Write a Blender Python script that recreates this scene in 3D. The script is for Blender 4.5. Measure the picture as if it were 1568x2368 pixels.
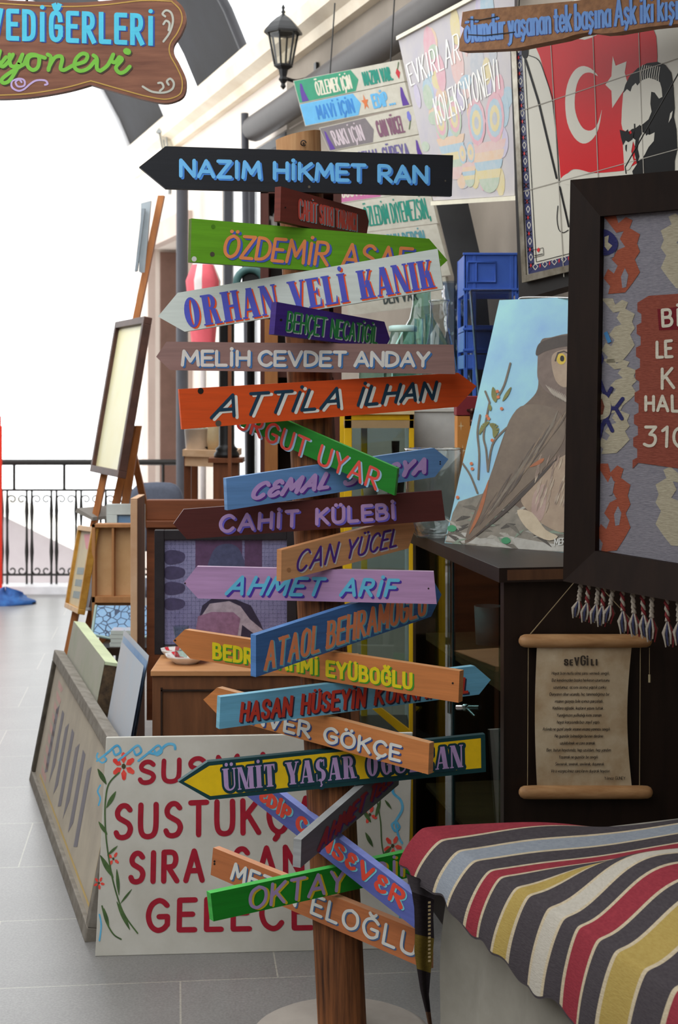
import bpy, math, random
from mathutils import Vector as V
random.seed(7)
for o in list(bpy.data.objects): bpy.data.objects.remove(o)
S = bpy.context.scene
COL = S.collection
# ---------------------------------------------------------------- camera
F, CX, HY, H = 3600.0, 784.0, 900.0, 1.5      # focal length in pixels, image centre, eye level row, eye height
cam = bpy.data.cameras.new('camera'); cam_o = bpy.data.objects.new('camera', cam); COL.objects.link(cam_o)
cam_o.location = (0, 0, H); cam_o.rotation_euler = (math.pi/2, 0, 0)
cam.sensor_fit = 'VERTICAL'; cam.sensor_height = 23.6; cam.sensor_width = 15.63
cam.lens = F/2368*23.6; cam.shift_y = -(1184-HY)/2368
cam.dof.use_dof = True; cam.dof.focus_distance = 3.55; cam.dof.aperture_fstop = 5.6
cam.clip_end = 200
S.camera = cam_o
# ---------------------------------------------------------------- daylight and exposure
S.view_settings.view_transform = 'Standard'; S.view_settings.look = 'None'
S.view_settings.gamma = 1.0; S.view_settings.exposure = 0.16; S.view_settings.use_curve_mapping = False
w = bpy.data.worlds.new('sky'); S.world = w; w.use_nodes = True
bg = w.node_tree.nodes['Background']; bg.inputs[0].default_value = (0.97, 0.99, 1.0, 1); bg.inputs[1].default_value = 2.5
sun = bpy.data.lights.new('sun', 'SUN'); sun.energy = 0.25; sun.angle = math.radians(40); sun.color = (1, .97, .93)
sun_o = bpy.data.objects.new('sun', sun); COL.objects.link(sun_o)
sun_o.location = (-4, -2, 6); sun_o.rotation_euler = V((.55, .55, -1.0)).to_track_quat('-Z', 'Y').to_euler()

# ================================================================ helpers
def lin(c):
    return tuple(((x/255)/12.92 if x/255 <= .04045 else ((x/255+.055)/1.055)**2.4) for x in c)
MATS = {}
def M(name, rgb, rough=.6, kind='plain', rgb2=None, scale=8.0, amount=.5, bump=.0, metal=0.0, axis=(1,1,1), spec=.3):
    """procedural material: base colour mixed with rgb2 by noise (stretched along axis)"""
    if name in MATS: return MATS[name]
    m = bpy.data.materials.new(name); m.use_nodes = True; nt = m.node_tree; N = nt.nodes; L = nt.links
    b = N['Principled BSDF']; b.inputs['Roughness'].default_value = rough; b.inputs['Metallic'].default_value = metal
    b.inputs['Specular IOR Level'].default_value = spec
    c1 = lin(rgb); c2 = lin(rgb2) if rgb2 else tuple(x*.82 for x in c1)
    tc = N.new('ShaderNodeTexCoord'); mp = N.new('ShaderNodeMapping'); mp.inputs['Scale'].default_value = axis
    nz = N.new('ShaderNodeTexNoise'); nz.inputs['Scale'].default_value = scale; nz.inputs['Detail'].default_value = 6; nz.inputs['Roughness'].default_value = .62
    rp = N.new('ShaderNodeValToRGB'); rp.color_ramp.elements[0].position = .5-.32*amount-.02; rp.color_ramp.elements[1].position = .5+.32*amount
    rp.color_ramp.elements[0].color = (*c2, 1); rp.color_ramp.elements[1].color = (*c1, 1)
    L.new(tc.outputs['Object'], mp.inputs['Vector']); L.new(mp.outputs[0], nz.inputs['Vector']); L.new(nz.outputs['Fac'], rp.inputs[0])
    L.new(rp.outputs[0], b.inputs['Base Color'])
    if bump:
        bp = N.new('ShaderNodeBump'); bp.inputs['Strength'].default_value = bump; bp.inputs['Distance'].default_value = .002
        L.new(nz.outputs['Fac'], bp.inputs['Height']); L.new(bp.outputs[0], b.inputs['Normal'])
    MATS[name] = m; return m
def wood(name, rgb, rgb2=None, rough=.5, axis=(2, 2, 30), scale=3, bump=.25, amount=.9, spec=.3):
    return M(name, rgb, rough, rgb2=rgb2 or tuple(x*.6 for x in rgb), axis=axis, scale=scale, amount=amount, bump=bump, spec=spec)
def painted(name, rgb, k=.86):            # painted board, faint grain along the board
    return M(name, rgb, .55, rgb2=tuple(x*k for x in rgb), axis=(1.5, 1.5, 26), scale=4, amount=.8, bump=.18)
def flat(name, rgb, rough=.6):
    return M(name, rgb, rough, rgb2=tuple(x*.94 for x in rgb), scale=30)
def glass(name, tint=(255,255,255), clear=.86, rough=.02, power=4.0):
    """thin sheet glass: fresnel reflection over a tinted see-through sheet"""
    if name in MATS: return MATS[name]
    m = bpy.data.materials.new(name); m.use_nodes = True; nt = m.node_tree; N = nt.nodes; L = nt.links
    for n in list(N):
        if n.type == 'BSDF_PRINCIPLED': N.remove(n)
    out = [n for n in N if n.type == 'OUTPUT_MATERIAL'][0]
    tr = N.new('ShaderNodeBsdfTransparent'); tr.inputs[0].default_value = (*[x*clear for x in lin(tint)], 1)
    gl = N.new('ShaderNodeBsdfGlossy'); gl.inputs['Roughness'].default_value = rough
    fc = N.new('ShaderNodeLayerWeight'); pw_ = N.new('ShaderNodeMath'); pw_.operation = 'POWER'; pw_.inputs[1].default_value = power; lw = N.new('ShaderNodeMath'); lw.operation = 'MULTIPLY_ADD'; lw.inputs[1].default_value = .9; lw.inputs[2].default_value = .06; L.new(fc.outputs['Facing'], pw_.inputs[0]); L.new(pw_.outputs[0], lw.inputs[0])
    mx = N.new('ShaderNodeMixShader'); L.new(lw.outputs[0], mx.inputs[0]); L.new(tr.outputs[0], mx.inputs[1]); L.new(gl.outputs[0], mx.inputs[2])
    L.new(mx.outputs[0], out.inputs[0]); MATS[name] = m; return m

def P(px, py, d):                          # a photo row/column at a distance, as a point of the place
    return V(((px-CX)/F*d, d, H+(HY-py)/F*d))
def floor_d(py): return F*H/(py-HY)

class Plane:
    def __init__(s, p, n):
        s.p = V(p); s.n = V(n).normalized()
        if s.n.dot(V((0,0,H))-s.p) < 0: s.n = -s.n
    def hit(s, px, py, lift=0.0):
        d = V(((px-CX)/F, 1, (HY-py)/F)); o = V((0,0,H)); q = s.p+s.n*lift
        return o+d*((q-o).dot(s.n)/d.dot(s.n))
def plane3(a, b, c): return Plane(a, (V(b)-V(a)).cross(V(c)-V(a)))
def vplane(p, deg): a = math.radians(deg); return Plane(p, (math.sin(a), -math.cos(a), 0))

def catmull(pts, n=6, closed=False):
    r = []; k = len(pts)
    rng = range(k) if closed else range(k-1)
    for i in rng:
        g = (lambda j: pts[j % k]) if closed else (lambda j: pts[max(0, min(k-1, j))])
        p0, p1, p2, p3 = g(i-1), g(i), g(i+1), g(i+2)
        for t in range(n):
            u = t/n
            r.append(tuple(.5*((2*b)+(c-a)*u+(2*a-5*b+4*c-d)*u*u+(3*b-a-3*c+d)*u**3) for a, b, c, d in zip(p0, p1, p2, p3)))
    if not closed: r.append(tuple(pts[-1]))
    return r

class MB:
    """collects faces and links them as ONE mesh object"""
    def __init__(s): s.v = []; s.f = []; s.m = []; s.mats = []; s.sm = []; s.k = 0
    def mi(s, m):
        if m not in s.mats: s.mats.append(m)
        return s.mats.index(m)
    def face(s, pts, m, smooth=False):
        b = len(s.v); s.v += [V(p) for p in pts]; s.f.append(list(range(b, b+len(pts)))); s.m.append(s.mi(m)); s.sm.append(smooth)
    def grid(s, rows, m, smooth=True, mfun=None, closed=False):
        b = len(s.v); n = len(rows[0])
        for r in rows: s.v += [V(p) for p in r]
        for i in range(len(rows)-1):
            for j in range(n if closed else n-1):
                j2 = (j+1) % n
                s.f.append([b+i*n+j, b+i*n+j2, b+(i+1)*n+j2, b+(i+1)*n+j]); s.m.append(s.mi(mfun(i, j) if mfun else m)); s.sm.append(smooth)
    def hexa(s, c, m):                     # 8 corners: bottom ring 0-3, top ring 4-7
        b = len(s.v); s.v += [V(p) for p in c]
        for q in ((0,3,2,1), (4,5,6,7), (0,1,5,4), (1,2,6,5), (2,3,7,6), (3,0,4,7)):
            s.f.append([b+i for i in q]); s.m.append(s.mi(m)); s.sm.append(False)
    def box(s, a, b, m):
        x0,y0,z0 = a; x1,y1,z1 = b
        s.hexa([(x0,y0,z0),(x1,y0,z0),(x1,y1,z0),(x0,y1,z0),(x0,y0,z1),(x1,y0,z1),(x1,y1,z1),(x0,y1,z1)], m)
    def obox(s, o, a, b, c, m):            # box from corner o along the vectors a, b, c
        o, a, b, c = V(o), V(a), V(b), V(c)
        s.hexa([o, o+a, o+a+b, o+b, o+c, o+a+c, o+a+b+c, o+b+c], m)
    def prism(s, pts, ex, m, mside=None):
        pts = [V(p) for p in pts]; ex = V(ex); n = len(pts)
        s.face(pts, m); s.face([p+ex for p in reversed(pts)], mside or m)
        for i in range(n): s.face([pts[i], pts[i]+ex, pts[(i+1) % n]+ex, pts[(i+1) % n]], mside or m)
    def tube(s, path, r, m, n=10, cap=True):
        path = [V(p) for p in path]; k = len(path); rows = []; u = None
        for i, p in enumerate(path):
            t = (path[min(k-1, i+1)]-path[max(0, i-1)]).normalized()
            if u is None: u = t.orthogonal().normalized()
            u = (u-t*u.dot(t)).normalized(); w_ = t.cross(u); rr = r[i] if isinstance(r, (list, tuple)) else r
            rows.append([p+(u*math.cos(2*math.pi*j/n)+w_*math.sin(2*math.pi*j/n))*rr for j in range(n)])
        s.grid(rows, m, closed=True)
        if cap: s.face(list(reversed(rows[0])), m); s.face(rows[-1], m)
    def lathe(s, c, prof, m, n=24, sx=1, sy=1):
        c = V(c); rows = [[c+V((r*sx*math.cos(2*math.pi*j/n), r*sy*math.sin(2*math.pi*j/n), z)) for j in range(n)] for r, z in prof]
        s.grid(rows, m, closed=True)
    def sphere(s, c, r, m, n=12, sc=(1,1,1)):
        c = V(c); rows = [[c+V((sc[0]*r*math.sin(math.pi*i/n)*math.cos(2*math.pi*j/n), sc[1]*r*math.sin(math.pi*i/n)*math.sin(2*math.pi*j/n), sc[2]*r*math.cos(math.pi*i/n))) for j in range(n)] for i in range(n+1)]
        s.grid(rows, m, closed=True)
    # --- flat paint on a plane, in photo pixels
    def paint(s, pl, pts, m, lift=.0006, curve=0):
        if curve: pts = catmull(pts, curve, True)
        s.face([pl.hit(x, y, lift) for x, y in pts], m)
    def stroke(s, pl, pts, wd, m, lift=.0006, curve=0, taper=False, cap='round'):
        if curve: pts = catmull(pts, curve)
        pts = [tuple(p[:2]) for p in pts]; k = len(pts)
        if cap == 'square' and k > 1:
            for i, j in ((0, 1), (-1, -2)):
                (x0, y0), (x1, y1) = pts[i], pts[j]; l = math.hypot(x1-x0, y1-y0) or 1
                pts[i] = (x0+(x0-x1)/l*wd/2, y0+(y0-y1)/l*wd/2)
        for i in range(k-1):
            (x0,y0), (x1,y1) = pts[i][:2], pts[i+1][:2]; l = math.hypot(x1-x0, y1-y0)
            if l < 1e-6: continue
            s.k += 1; lf = lift+(s.k % 64)*6e-6
            wf = (lambda t: wd*(math.sin(math.pi*min(1, max(0, t)))*.85+.15)) if taper else (lambda t: wd)
            a, b = wf(i/(k-1))/2, wf((i+1)/(k-1))/2
            nx, ny = -(y1-y0)/l, (x1-x0)/l
            s.face([pl.hit(x0+nx*a, y0+ny*a, lf), pl.hit(x1+nx*b, y1+ny*b, lf), pl.hit(x1-nx*b, y1-ny*b, lf), pl.hit(x0-nx*a, y0-ny*a, lf)], m)
        if wd > 1.6 and not taper:
            for x, y in (pts if cap == 'round' else pts[1:-1]):
                s.k += 1; lf = lift+(s.k % 64)*6e-6
                s.face([pl.hit(x+wd/2*math.cos(q*math.pi/4), y+wd/2*math.sin(q*math.pi/4), lf) for q in range(8)], m)
    def build(s, name, parent=None, loc=None, bevel=0, sub=0, weld=False):
        L = V(loc) if loc is not None else (V(parent['_base']) if parent is not None else None)
        if L is None:
            lo = [min(p[i] for p in s.v) for i in range(3)]; hi = [max(p[i] for p in s.v) for i in range(3)]
            L = V(((lo[0]+hi[0])/2, (lo[1]+hi[1])/2, lo[2]))
        me = bpy.data.meshes.new(name); me.from_pydata([p-L for p in s.v], [], s.f); 
        for m in s.mats: me.materials.append(m)
        me.polygons.foreach_set('material_index', s.m); me.polygons.foreach_set('use_smooth', s.sm); me.update()
        o = bpy.data.objects.new(name, me); COL.objects.link(o); o['_base'] = tuple(L)
        if parent is not None: o.parent = parent
        else: o.location = L
        if bevel:
            b = o.modifiers.new('bevel', 'BEVEL'); b.width = bevel; b.segments = 2; b.limit_method = 'ANGLE'
        return o
def tag(o, label, cat, group=None):
    o['label'] = label; o['category'] = cat
    if group: o['group'] = group
    return o
def thing(name, label, cat, loc, group=None):
    o = bpy.data.objects.new(name, None); COL.objects.link(o); o.location = loc; o['_base'] = tuple(loc); o.empty_display_size = .05
    return tag(o, label, cat, group)
def struct(o): o['kind'] = 'structure'; return o
def lab(o, label): o['label'] = label; return o

# ================================================================ hand-painted lettering: a stroke alphabet
def _g(s):
    w, body = s.split('|'); st = []
    for part in body.split(';'):
        cur = part.startswith('~'); q = [float(x)/100 for x in part.lstrip('~').split()]
        pts = list(zip(q[::2], q[1::2])); st.append((cur, pts))
    return float(w)/100, st
RAW = {
'A':'72|0 0 36 100 72 0;13 33 59 33', 'B':'58|0 0 0 100;~0 100 40 97 50 76 38 55 0 53;~0 53 44 50 58 27 44 3 0 0', 'C':'64|~64 82 50 97 32 100 10 84 0 50 10 16 32 0 50 3 64 18',
'D':'64|0 0 0 100;~0 100 34 96 58 76 64 50 58 24 34 4 0 0', 'E':'54|54 100 0 100 0 0 54 0;0 52 46 52', 'F':'52|52 100 0 100 0 0;0 53 44 53', 'G':'70|~66 84 50 98 32 100 10 84 0 50 10 16 32 0 54 5 68 20;68 18 68 46 38 46',
'H':'62|0 0 0 100;62 0 62 100;0 52 62 52', 'I':'3|1 0 1 100', 'J':'40|~40 100 40 30 30 4 14 0 0 14', 'K':'60|0 0 0 100;58 100 0 42;18 58 60 0', 'L':'50|0 100 0 0 50 0', 'M':'82|0 0 8 100 41 28 74 100 82 0',
'N':'64|0 0 0 100 64 0 64 100', 'O':'72|~36 100 9 84 0 50 9 16 36 0 63 16 72 50 63 84 36 100', 'P':'54|0 0 0 100;~0 100 42 97 54 73 42 48 0 45', 'R':'60|0 0 0 100;~0 100 42 97 54 74 42 51 0 48;20 48 60 0',
'S':'56|~53 86 38 99 18 98 4 82 8 64 28 53 48 42 56 25 46 6 26 0 8 4 0 16', 'T':'62|0 100 62 100;31 100 31 0', 'U':'60|~0 100 0 32 9 7 30 0 51 7 60 32 60 100', 'V':'68|0 100 34 0 68 100', 'Y':'64|0 100 32 46 64 100;32 46 32 0', 'Z':'60|0 100 60 100 0 0 60 0',
'3':'50|0 100 48 100 22 60;~22 60 44 54 50 30 40 6 20 0 0 8', '1':'20|0 80 20 100 20 0', '0':'54|~27 100 6 80 0 50 6 20 27 0 48 20 54 50 48 80 27 100',
'a':'46|46 62 46 0;~46 50 34 63 18 63 4 50 0 30 5 10 18 0 34 2 46 14', 'b':'46|0 100 0 0;~0 50 12 63 28 63 42 50 46 30 42 10 28 0 12 2 0 14', 'c':'42|~42 52 30 63 16 62 4 50 0 31 4 11 16 0 30 0 42 11',
'd':'46|46 100 46 0;~46 50 34 63 18 63 4 50 0 30 5 10 18 0 34 2 46 14', 'e':'46|~1 34 46 34 42 54 26 64 10 58 0 34 6 10 22 0 38 4 45 14', 'f':'30|~30 97 20 100 12 92 11 80 11 0;0 62 28 62', 'g':'46|~46 62 46 -14 36 -30 18 -32 4 -26;~46 50 34 63 18 63 4 50 0 30 5 10 18 0 34 2 46 14',
'h':'42|0 100 0 0;~0 44 12 60 28 63 40 54 42 40 42 0', 'ı':'3|1 62 1 0', 'j':'12|~10 62 10 -16 0 -30', 'k':'42|0 100 0 0;40 62 0 26;14 38 42 0', 'l':'3|1 100 1 0', 'm':'72|0 62 0 0;~0 46 10 60 24 63 34 54 36 40 36 0;~36 46 46 60 60 63 70 54 72 40 72 0',
'n':'42|0 62 0 0;~0 44 12 60 28 63 40 54 42 40 42 0', 'o':'48|~24 63 6 53 0 31 6 9 24 0 42 9 48 31 42 53 24 63', 'p':'46|0 62 0 -32;~0 50 12 63 28 63 42 50 46 30 42 10 28 0 12 2 0 14', 'r':'28|0 62 0 0;~0 40 8 56 18 62 28 62',
's':'38|~36 53 22 63 8 59 3 47 14 35 30 28 38 16 30 3 16 0 0 9', 't':'28|12 88 12 8 28 0;0 62 26 62', 'u':'42|~0 62 0 20 8 3 20 0 34 5 42 20;42 62 42 0', 'v':'42|0 62 21 0 42 62', 'y':'42|0 62 21 6;~42 62 21 2 12 -24 0 -30', 'z':'40|0 62 40 62 0 0 40 0',
'.':'3|1 2 1 0', ',':'6|4 6 0 -14', '-':'26|0 40 26 40', '?':'40|~0 84 14 100 32 96 38 78 20 50 20 30;20 3 20 0', "'":'3|1 100 1 80'}
GL = {k: _g(v) for k, v in RAW.items()}
DOT = lambda x, y: (False, [(x, y), (x+.012, y)])
def glyph(c):
    if c in ALT: return ALT[c]
    if c in GL: return GL[c]
    def wide(k): g_ = ALT.get(k) or GL[k]; return g_[0], list(g_[1])
    if c in 'ÇŞ': w_, s = wide({'Ç':'C','Ş':'S'}[c]); return w_, s+[(False, [(w_*.5, -.02), (w_*.5, -.12), (w_*.5-.1, -.22)])]
    if c in 'çş': w_, s = wide({'ç':'c','ş':'s'}[c]); return w_, s+[(False, [(w_*.5, -.02), (w_*.5, -.12), (w_*.5-.08, -.2)])]
    if c in 'ÖÜ': w_, s = wide({'Ö':'O','Ü':'U'}[c]); e_ = .14 if ALT else .28; return w_, s+[DOT(w_*e_, 1.2), DOT(w_*(1-e_), 1.2)]
    if c in 'öü': w_, s = wide({'ö':'o','ü':'u'}[c]); return w_, s+[DOT(w_*.28, .84), DOT(w_*.72, .84)]
    if c == 'İ': return .03, [(False, [(.01, 0), (.01, .92)]), DOT(.005, 1.18)]
    if c == 'i': return .03, [(False, [(.01, 0), (.01, .62)]), DOT(.005, .86)]
    if c == 'Ğ': w_, s = wide('G'); return w_, s+[(True, [(.2, 1.26), (.28, 1.15), (.42, 1.15), (.5, 1.26)])]
    if c == 'ğ': w_, s = wide('g'); return w_, s+[(True, [(.1, .92), (.17, .82), (.29, .82), (.36, .92)])]
    return .3, []
def layout(txt, gap=.22, space=.5, slant=0.0, serif=0):
    """strokes in text units (cap height 1): list of (points, is_serif)"""
    x = 0; out = []
    for c in txt:
        if c == ' ': x += space; continue
        w_, st = glyph(c)
        if w_ < .1: x += .08 if serif else .07
        for cur, pts in st:
            q = catmull(pts, 5) if cur else pts
            out.append(([(x+a+slant*b, b) for a, b in q], 0))
            if serif and len(pts) > 1:
                for e, f_ in ((pts[0], pts[1]), (pts[-1], pts[-2])):
                    if (abs(e[1]) < .03 or abs(e[1]-1) < .03 or abs(e[1]-.92) < .03) and abs(e[1]-f_[1]) > .2:
                        out.append(([(x+e[0]-serif+slant*e[1], e[1]), (x+e[0]+serif+slant*e[1], e[1])], 1))
        x += w_+gap+((.08 if serif else .07) if w_ < .1 else 0)
    return out, x-gap
def homography(q):
    """unit square (u right, v down from the top) to the four pixels TL, TR, BR, BL"""
    (x0,y0),(x1,y1),(x2,y2),(x3,y3) = q
    sx, sy = x0-x1+x2-x3, y0-y1+y2-y3; dx1, dx2, dy1, dy2 = x1-x2, x3-x2, y1-y2, y3-y2
    dt = dx1*dy2-dx2*dy1; g = (sx*dy2-dx2*sy)/dt; h = (dx1*sy-sx*dy1)/dt
    a, b, d, e = x1-x0+g*x1, x3-x0+h*x3, y1-y0+g*y1, y3-y0+h*y3
    return lambda u, v: ((a*u+b*v+x0)/(g*u+h*v+1), (d*u+e*v+y0)/(g*u+h*v+1))
SANS = {'M':_g('78|0 0 0 100 39 26 78 100 78 0'), 'O':_g('60|~30 100 8 92 0 70 0 30 8 8 30 0 52 8 60 30 60 70 52 92 30 100'), 'C':_g('58|~58 74 52 92 30 100 8 92 0 70 0 30 8 8 30 0 52 8 58 26'), 'G':_g('60|~58 74 52 92 30 100 8 92 0 70 0 30 8 8 30 0 52 8 60 26;60 20 60 48 36 48'),
 'D':_g('58|0 0 0 100;~0 100 36 98 54 86 58 66 58 34 54 14 36 2 0 0'), 'U':_g('58|~0 100 0 60 0 28 8 6 29 0 50 6 58 28 58 60 58 100'), 'S':_g('56|~54 76 50 92 28 100 6 92 2 74 12 58 44 42 56 26 50 7 28 0 6 8 0 26')}
BRUSH = {'E':_g('50|~46 84 30 98 12 92 8 74 22 56 38 55;~30 55 10 48 1 26 14 4 34 2 52 18')}
ALT = {}
def inset(q, r):
    cx_, cy_ = sum(p[0] for p in q)/4, sum(p[1] for p in q)/4; o = []
    for i, (x, y) in enumerate(q):
        a, b = q[(i+1) % 4], q[i-1]; vx, vy = 0, 0
        for t in (a, b):
            l = math.hypot(t[0]-x, t[1]-y) or 1; vx += (t[0]-x)/l*r; vy += (t[1]-y)/l*r
        o.append((x+vx, y+vy))
    return o
def letter(mb, pl, txt, quad, wd, m, lift=.0008, dx=0, dy=0, style='mono', thin=.35, slant=0.0, gap=.22, space=.5, grow=0):
    """paint txt into the pixel box quad (its outer extent); wd is the brush width in pixels"""
    ALT.clear(); ALT.update({'sans': SANS, 'slab': SANS, 'brush': BRUSH}.get(style, {}))
    st, W = layout(txt, gap, space, slant, .12 if style == 'slab' else 0); hm = homography(inset(quad, wd*.5 if wd > 2 else 0))
    for pts, ser in st:
        q = []; n = len(pts)
        if n == 2 and not ser: pts = [pts[0], ((pts[0][0]+pts[1][0])/2, (pts[0][1]+pts[1][1])/2), pts[1]]
        for a, b in pts: X, Y = hm(a/W, 1-b); q.append((X+dx, Y+dy))
        if n == 2 and abs(pts[0][0]-pts[-1][0])+abs(pts[0][1]-pts[-1][1]) < .02: mb.stroke(pl, q, wd*(.95 if style == 'sans' else 1.15)+grow, m, lift); continue
        if style == 'mono': mb.stroke(pl, q, wd+grow, m, lift)
        elif style == 'sans': mb.stroke(pl, q, wd+grow, m, lift, cap='square')
        else:
            if ser: mb.stroke(pl, q, wd*thin*.8+grow, m, lift, cap='square' if not grow else 'round'); continue
            for i in range(len(q)-1):       # broad-nib contrast: thick uprights, thin bars
                ddx, ddy = pts[i+1][0]-pts[i][0], pts[i+1][1]-pts[i][1]; l = math.hypot(ddx, ddy) or 1
                t = abs(ddy)/l
                if style == 'slab':
                    if n <= 5 and ddx*ddy > 0 and t > .6 and abs(ddx)/l > .12: t *= .3   # rising diagonals stay thin
                    mb.stroke(pl, [q[i], q[i+1]], wd*(thin+(1-thin)*t)+grow, m, lift, cap='square' if n <= 5 and not grow and t < .9 else ('round' if n > 5 or grow else 'butt'))
                else: mb.stroke(pl, [q[i], q[i+1]], wd*(thin+(1-thin)*t)+grow, m, lift)

# fat slab-serif capitals drawn as polygons
_S, _T, _E, _B = .27, .085, .065, .055     # stem, thin stem, serif reach, serif depth
def _r(a, b, c, d): return [(a,b),(c,b),(c,d),(a,d)]
def _stem(x, w_): return [_r(x,0,x+w_,1), _r(x-_E,0,x+w_+_E,_B), _r(x-_E,1-_B,x+w_+_E,1)]
def _diag(x0, x1, w_, y0=0.0, y1=1.0): return [(x0,y0),(x0+w_,y0),(x1+w_,y1),(x1,y1)]
def _ring(cx, cy, rx, ry, ix, iy, a0=0, a1=360, n=22):
    o = []
    for i in range(n):
        p, q = [math.radians(a0+(a1-a0)*k/n) for k in (i, i+1)]
        o.append([(cx+rx*math.cos(p),cy+ry*math.sin(p)),(cx+rx*math.cos(q),cy+ry*math.sin(q)),(cx+ix*math.cos(q),cy+iy*math.sin(q)),(cx+ix*math.cos(p),cy+iy*math.sin(p))])
    return o
def _foot(x, w_): return [_r(x-_E,0,x+w_+_E,_B)]
def _head(x, w_): return [_r(x-_E,1-_B,x+w_+_E,1)]
def _dot(x): return [[(x+.1*math.cos(k*.6283), 1.17+.085*math.sin(k*.6283)) for k in range(10)]]
def slab_glyph(c):
    S, T, E, B = _S, _T, _E, _B
    if c in 'Iİ': return S, _stem(0,S)+(_dot(S/2) if c == 'İ' else [])
    if c == 'H': return S+.2+S*.8, _stem(0,S)+_stem(S+.2,S*.8)+[_r(S,.46,S+.2,.54)]
    if c == 'N': return .66, _stem(0,T)+[_diag(.66-S*.95,-.02,S*.95)]+_stem(.66-T,T)
    if c == 'M': return .9, _stem(0,T)+[_diag(.38,.02,S*.8), _diag(.44,.9-S,T*.8)]+_stem(.9-S,S)
    if c == 'A': return .7, [_diag(0,.27,T), _diag(.7-S,.24,S), _r(.12,.25,.5,.32)]+_foot(0,T)+_foot(.7-S,S)
    if c == 'V': return .68, [_diag(.24,0,S), _diag(.34,.68-T,T)]+_head(0,S)+_head(.68-T,T)
    if c == 'Y': return .68, [_diag(.22,0,S,.38,1), _diag(.36,.68-T,T,.38,1), _r(.22,0,.22+S,.42)]+_head(0,S)+_head(.68-T,T)+_foot(.22,S)
    if c == 'K': return .68, _stem(0,S)+[_diag(S-.02,.68-T-.05,T,.4,1), _diag(.68-S,S+.02,S*.85,0,.62)]+_foot(.68-S,S*.9)+_head(.68-T-.08,T)
    if c in 'ELF':
        w_ = .58; o = _stem(0,S)
        if c != 'F': o += [_r(S,0,w_,B+.01), [(w_-.1,B),(w_,B),(w_,.28),(w_-.03,.28)]]
        if c != 'L': o += [_r(S,1-B-.01,w_,1), [(w_-.1,1-B),(w_-.03,.74),(w_,.74),(w_,1-B)], _r(S,.48,.46,.55), [(.38,.55),(.44,.66),(.47,.66),(.47,.37),(.44,.37),(.38,.48)]]
        return w_, o
    if c == 'T': return .64, _stem(.32-S/2,S)+[_r(0,1-B-.02,.64,1), [(0,1),(0,.72),(.035,.72),(.12,1-B)], [(.64,1),(.64,.72),(.605,.72),(.52,1-B)]]
    if c == 'Z': return .6, [_diag(.0,.6-S,S), _r(0,0,.6,B+.02), _r(0,1-B-.02,.6,1), _r(.55,0,.6,.26), _r(0,.74,.05,1)]
    if c == 'R': return .7, _stem(0,S)+_ring(S+.04,.75,.26,.25,.06,.17,-90,90,12)+[_r(S-.02,.92,S+.06,1), _r(S-.02,.5,S+.06,.58), _diag(.7-S*.9,S+.04,S*.8,0,.52)]+_foot(.7-S*.8,S*.8)
    if c in 'OÖ': return .66, _ring(.33,.5,.33,.5,.085,.42)+([] if c == 'O' else _dot(.18)+_dot(.48))
    if c in 'CÇGĞ':
        o = _ring(.33,.5,.33,.5,.085,.42,52,308)+[_r(.53,.66,.585,.98)]
        o += [_r(.34,.42,.66,.48), _r(.42,.1,.42+S*.8,.45)] if c in 'GĞ' else [_r(.53,.06,.56,.3)]
        if c == 'Ğ': o += _ring(.33,1.24,.16,.16,.1,.07,190,350,8)
        return .64, o
    if c in 'SŞ':
        o = _ring(.28,.73,.28,.27,.05,.18,40,270,12)+_ring(.28,.28,.3,.28,.05,.18,-130,90,12)+[[(.02,.66),(.2,.5),(.5,.3),(.56,.36),(.4,.52),(.1,.74)], _r(.46,.68,.51,.98), _r(.02,.02,.07,.34)]
        if c == 'Ş': o += [_r(.25,-.12,.33,.02), [(.33,-.08),(.38,-.14),(.3,-.24),(.2,-.22),(.26,-.15)]]
        return .58, o
    if c in 'UÜ': return .68, [_r(0,.3,S,1), _r(.68-T,.3,.68,1)]+_head(0,S)+_head(.68-T,T)+_ring(.34,.3,.34,.3,.075,.22,180,360,12)[:6]+_ring(.34,.3,.34,.3,.255,.22,180,360,12)[6:]+([] if c == 'U' else _dot(.2)+_dot(.5))
    return .3, []
def slab(mb, pl, txt, quad, m, lift=.0008, dx=0, dy=0, gap=.19, space=.5, grow=0):
    x = 0; parts = []
    for c in txt:
        if c == ' ': x += space; continue
        w_, ps = slab_glyph(c); parts += [[(x+a, b) for a, b in p] for p in ps]; x += w_+gap
    W = x-gap; hm = homography(quad)
    for i, p in enumerate(parts):
        q = [hm(a/W, 1-b) for a, b in p]; q = [(a+dx, b+dy) for a, b in q]
        if grow: mb.stroke(pl, q+[q[0]], grow*2, m, lift)
        mb.face([pl.hit(a, b, lift+((i*7) % 60)*6e-6) for a, b in q], m)
# ================================================================ the setting
WP = V((-1.16, 11.5, 0)); WD = V((-.3005, .9538, 0)); WN = V((-.9538, -.3005, 0))   # shop wall: a point, its run, its face
def wall_pt(px, z=0, out=0):               # the wall at a photo column, at a height
    k = (px-CX)/F; d = (2.46-0.0)/(.31505+k); x = WP.x+(11.5-d)*.31505
    return V((x, d, z))+WN*out
def wd(d, z=0, out=0): return V((WP.x+(11.5-d)*.31505, d, z))+WN*out
def wz(px, py):                            # height of a photo row on the wall at that column
    return H+(HY-py)/F*wall_pt(px).y
stone = M('pale stucco', (206,192,180), .8, rgb2=(190,176,164), scale=1.6, bump=.15)
stone_l = M('cream stucco', (232,220,208), .8, rgb2=(220,207,195), scale=1.6, bump=.1)
cream = M('cream moulding', (240,228,208), .7, rgb2=(222,205,180), scale=3)
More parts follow.
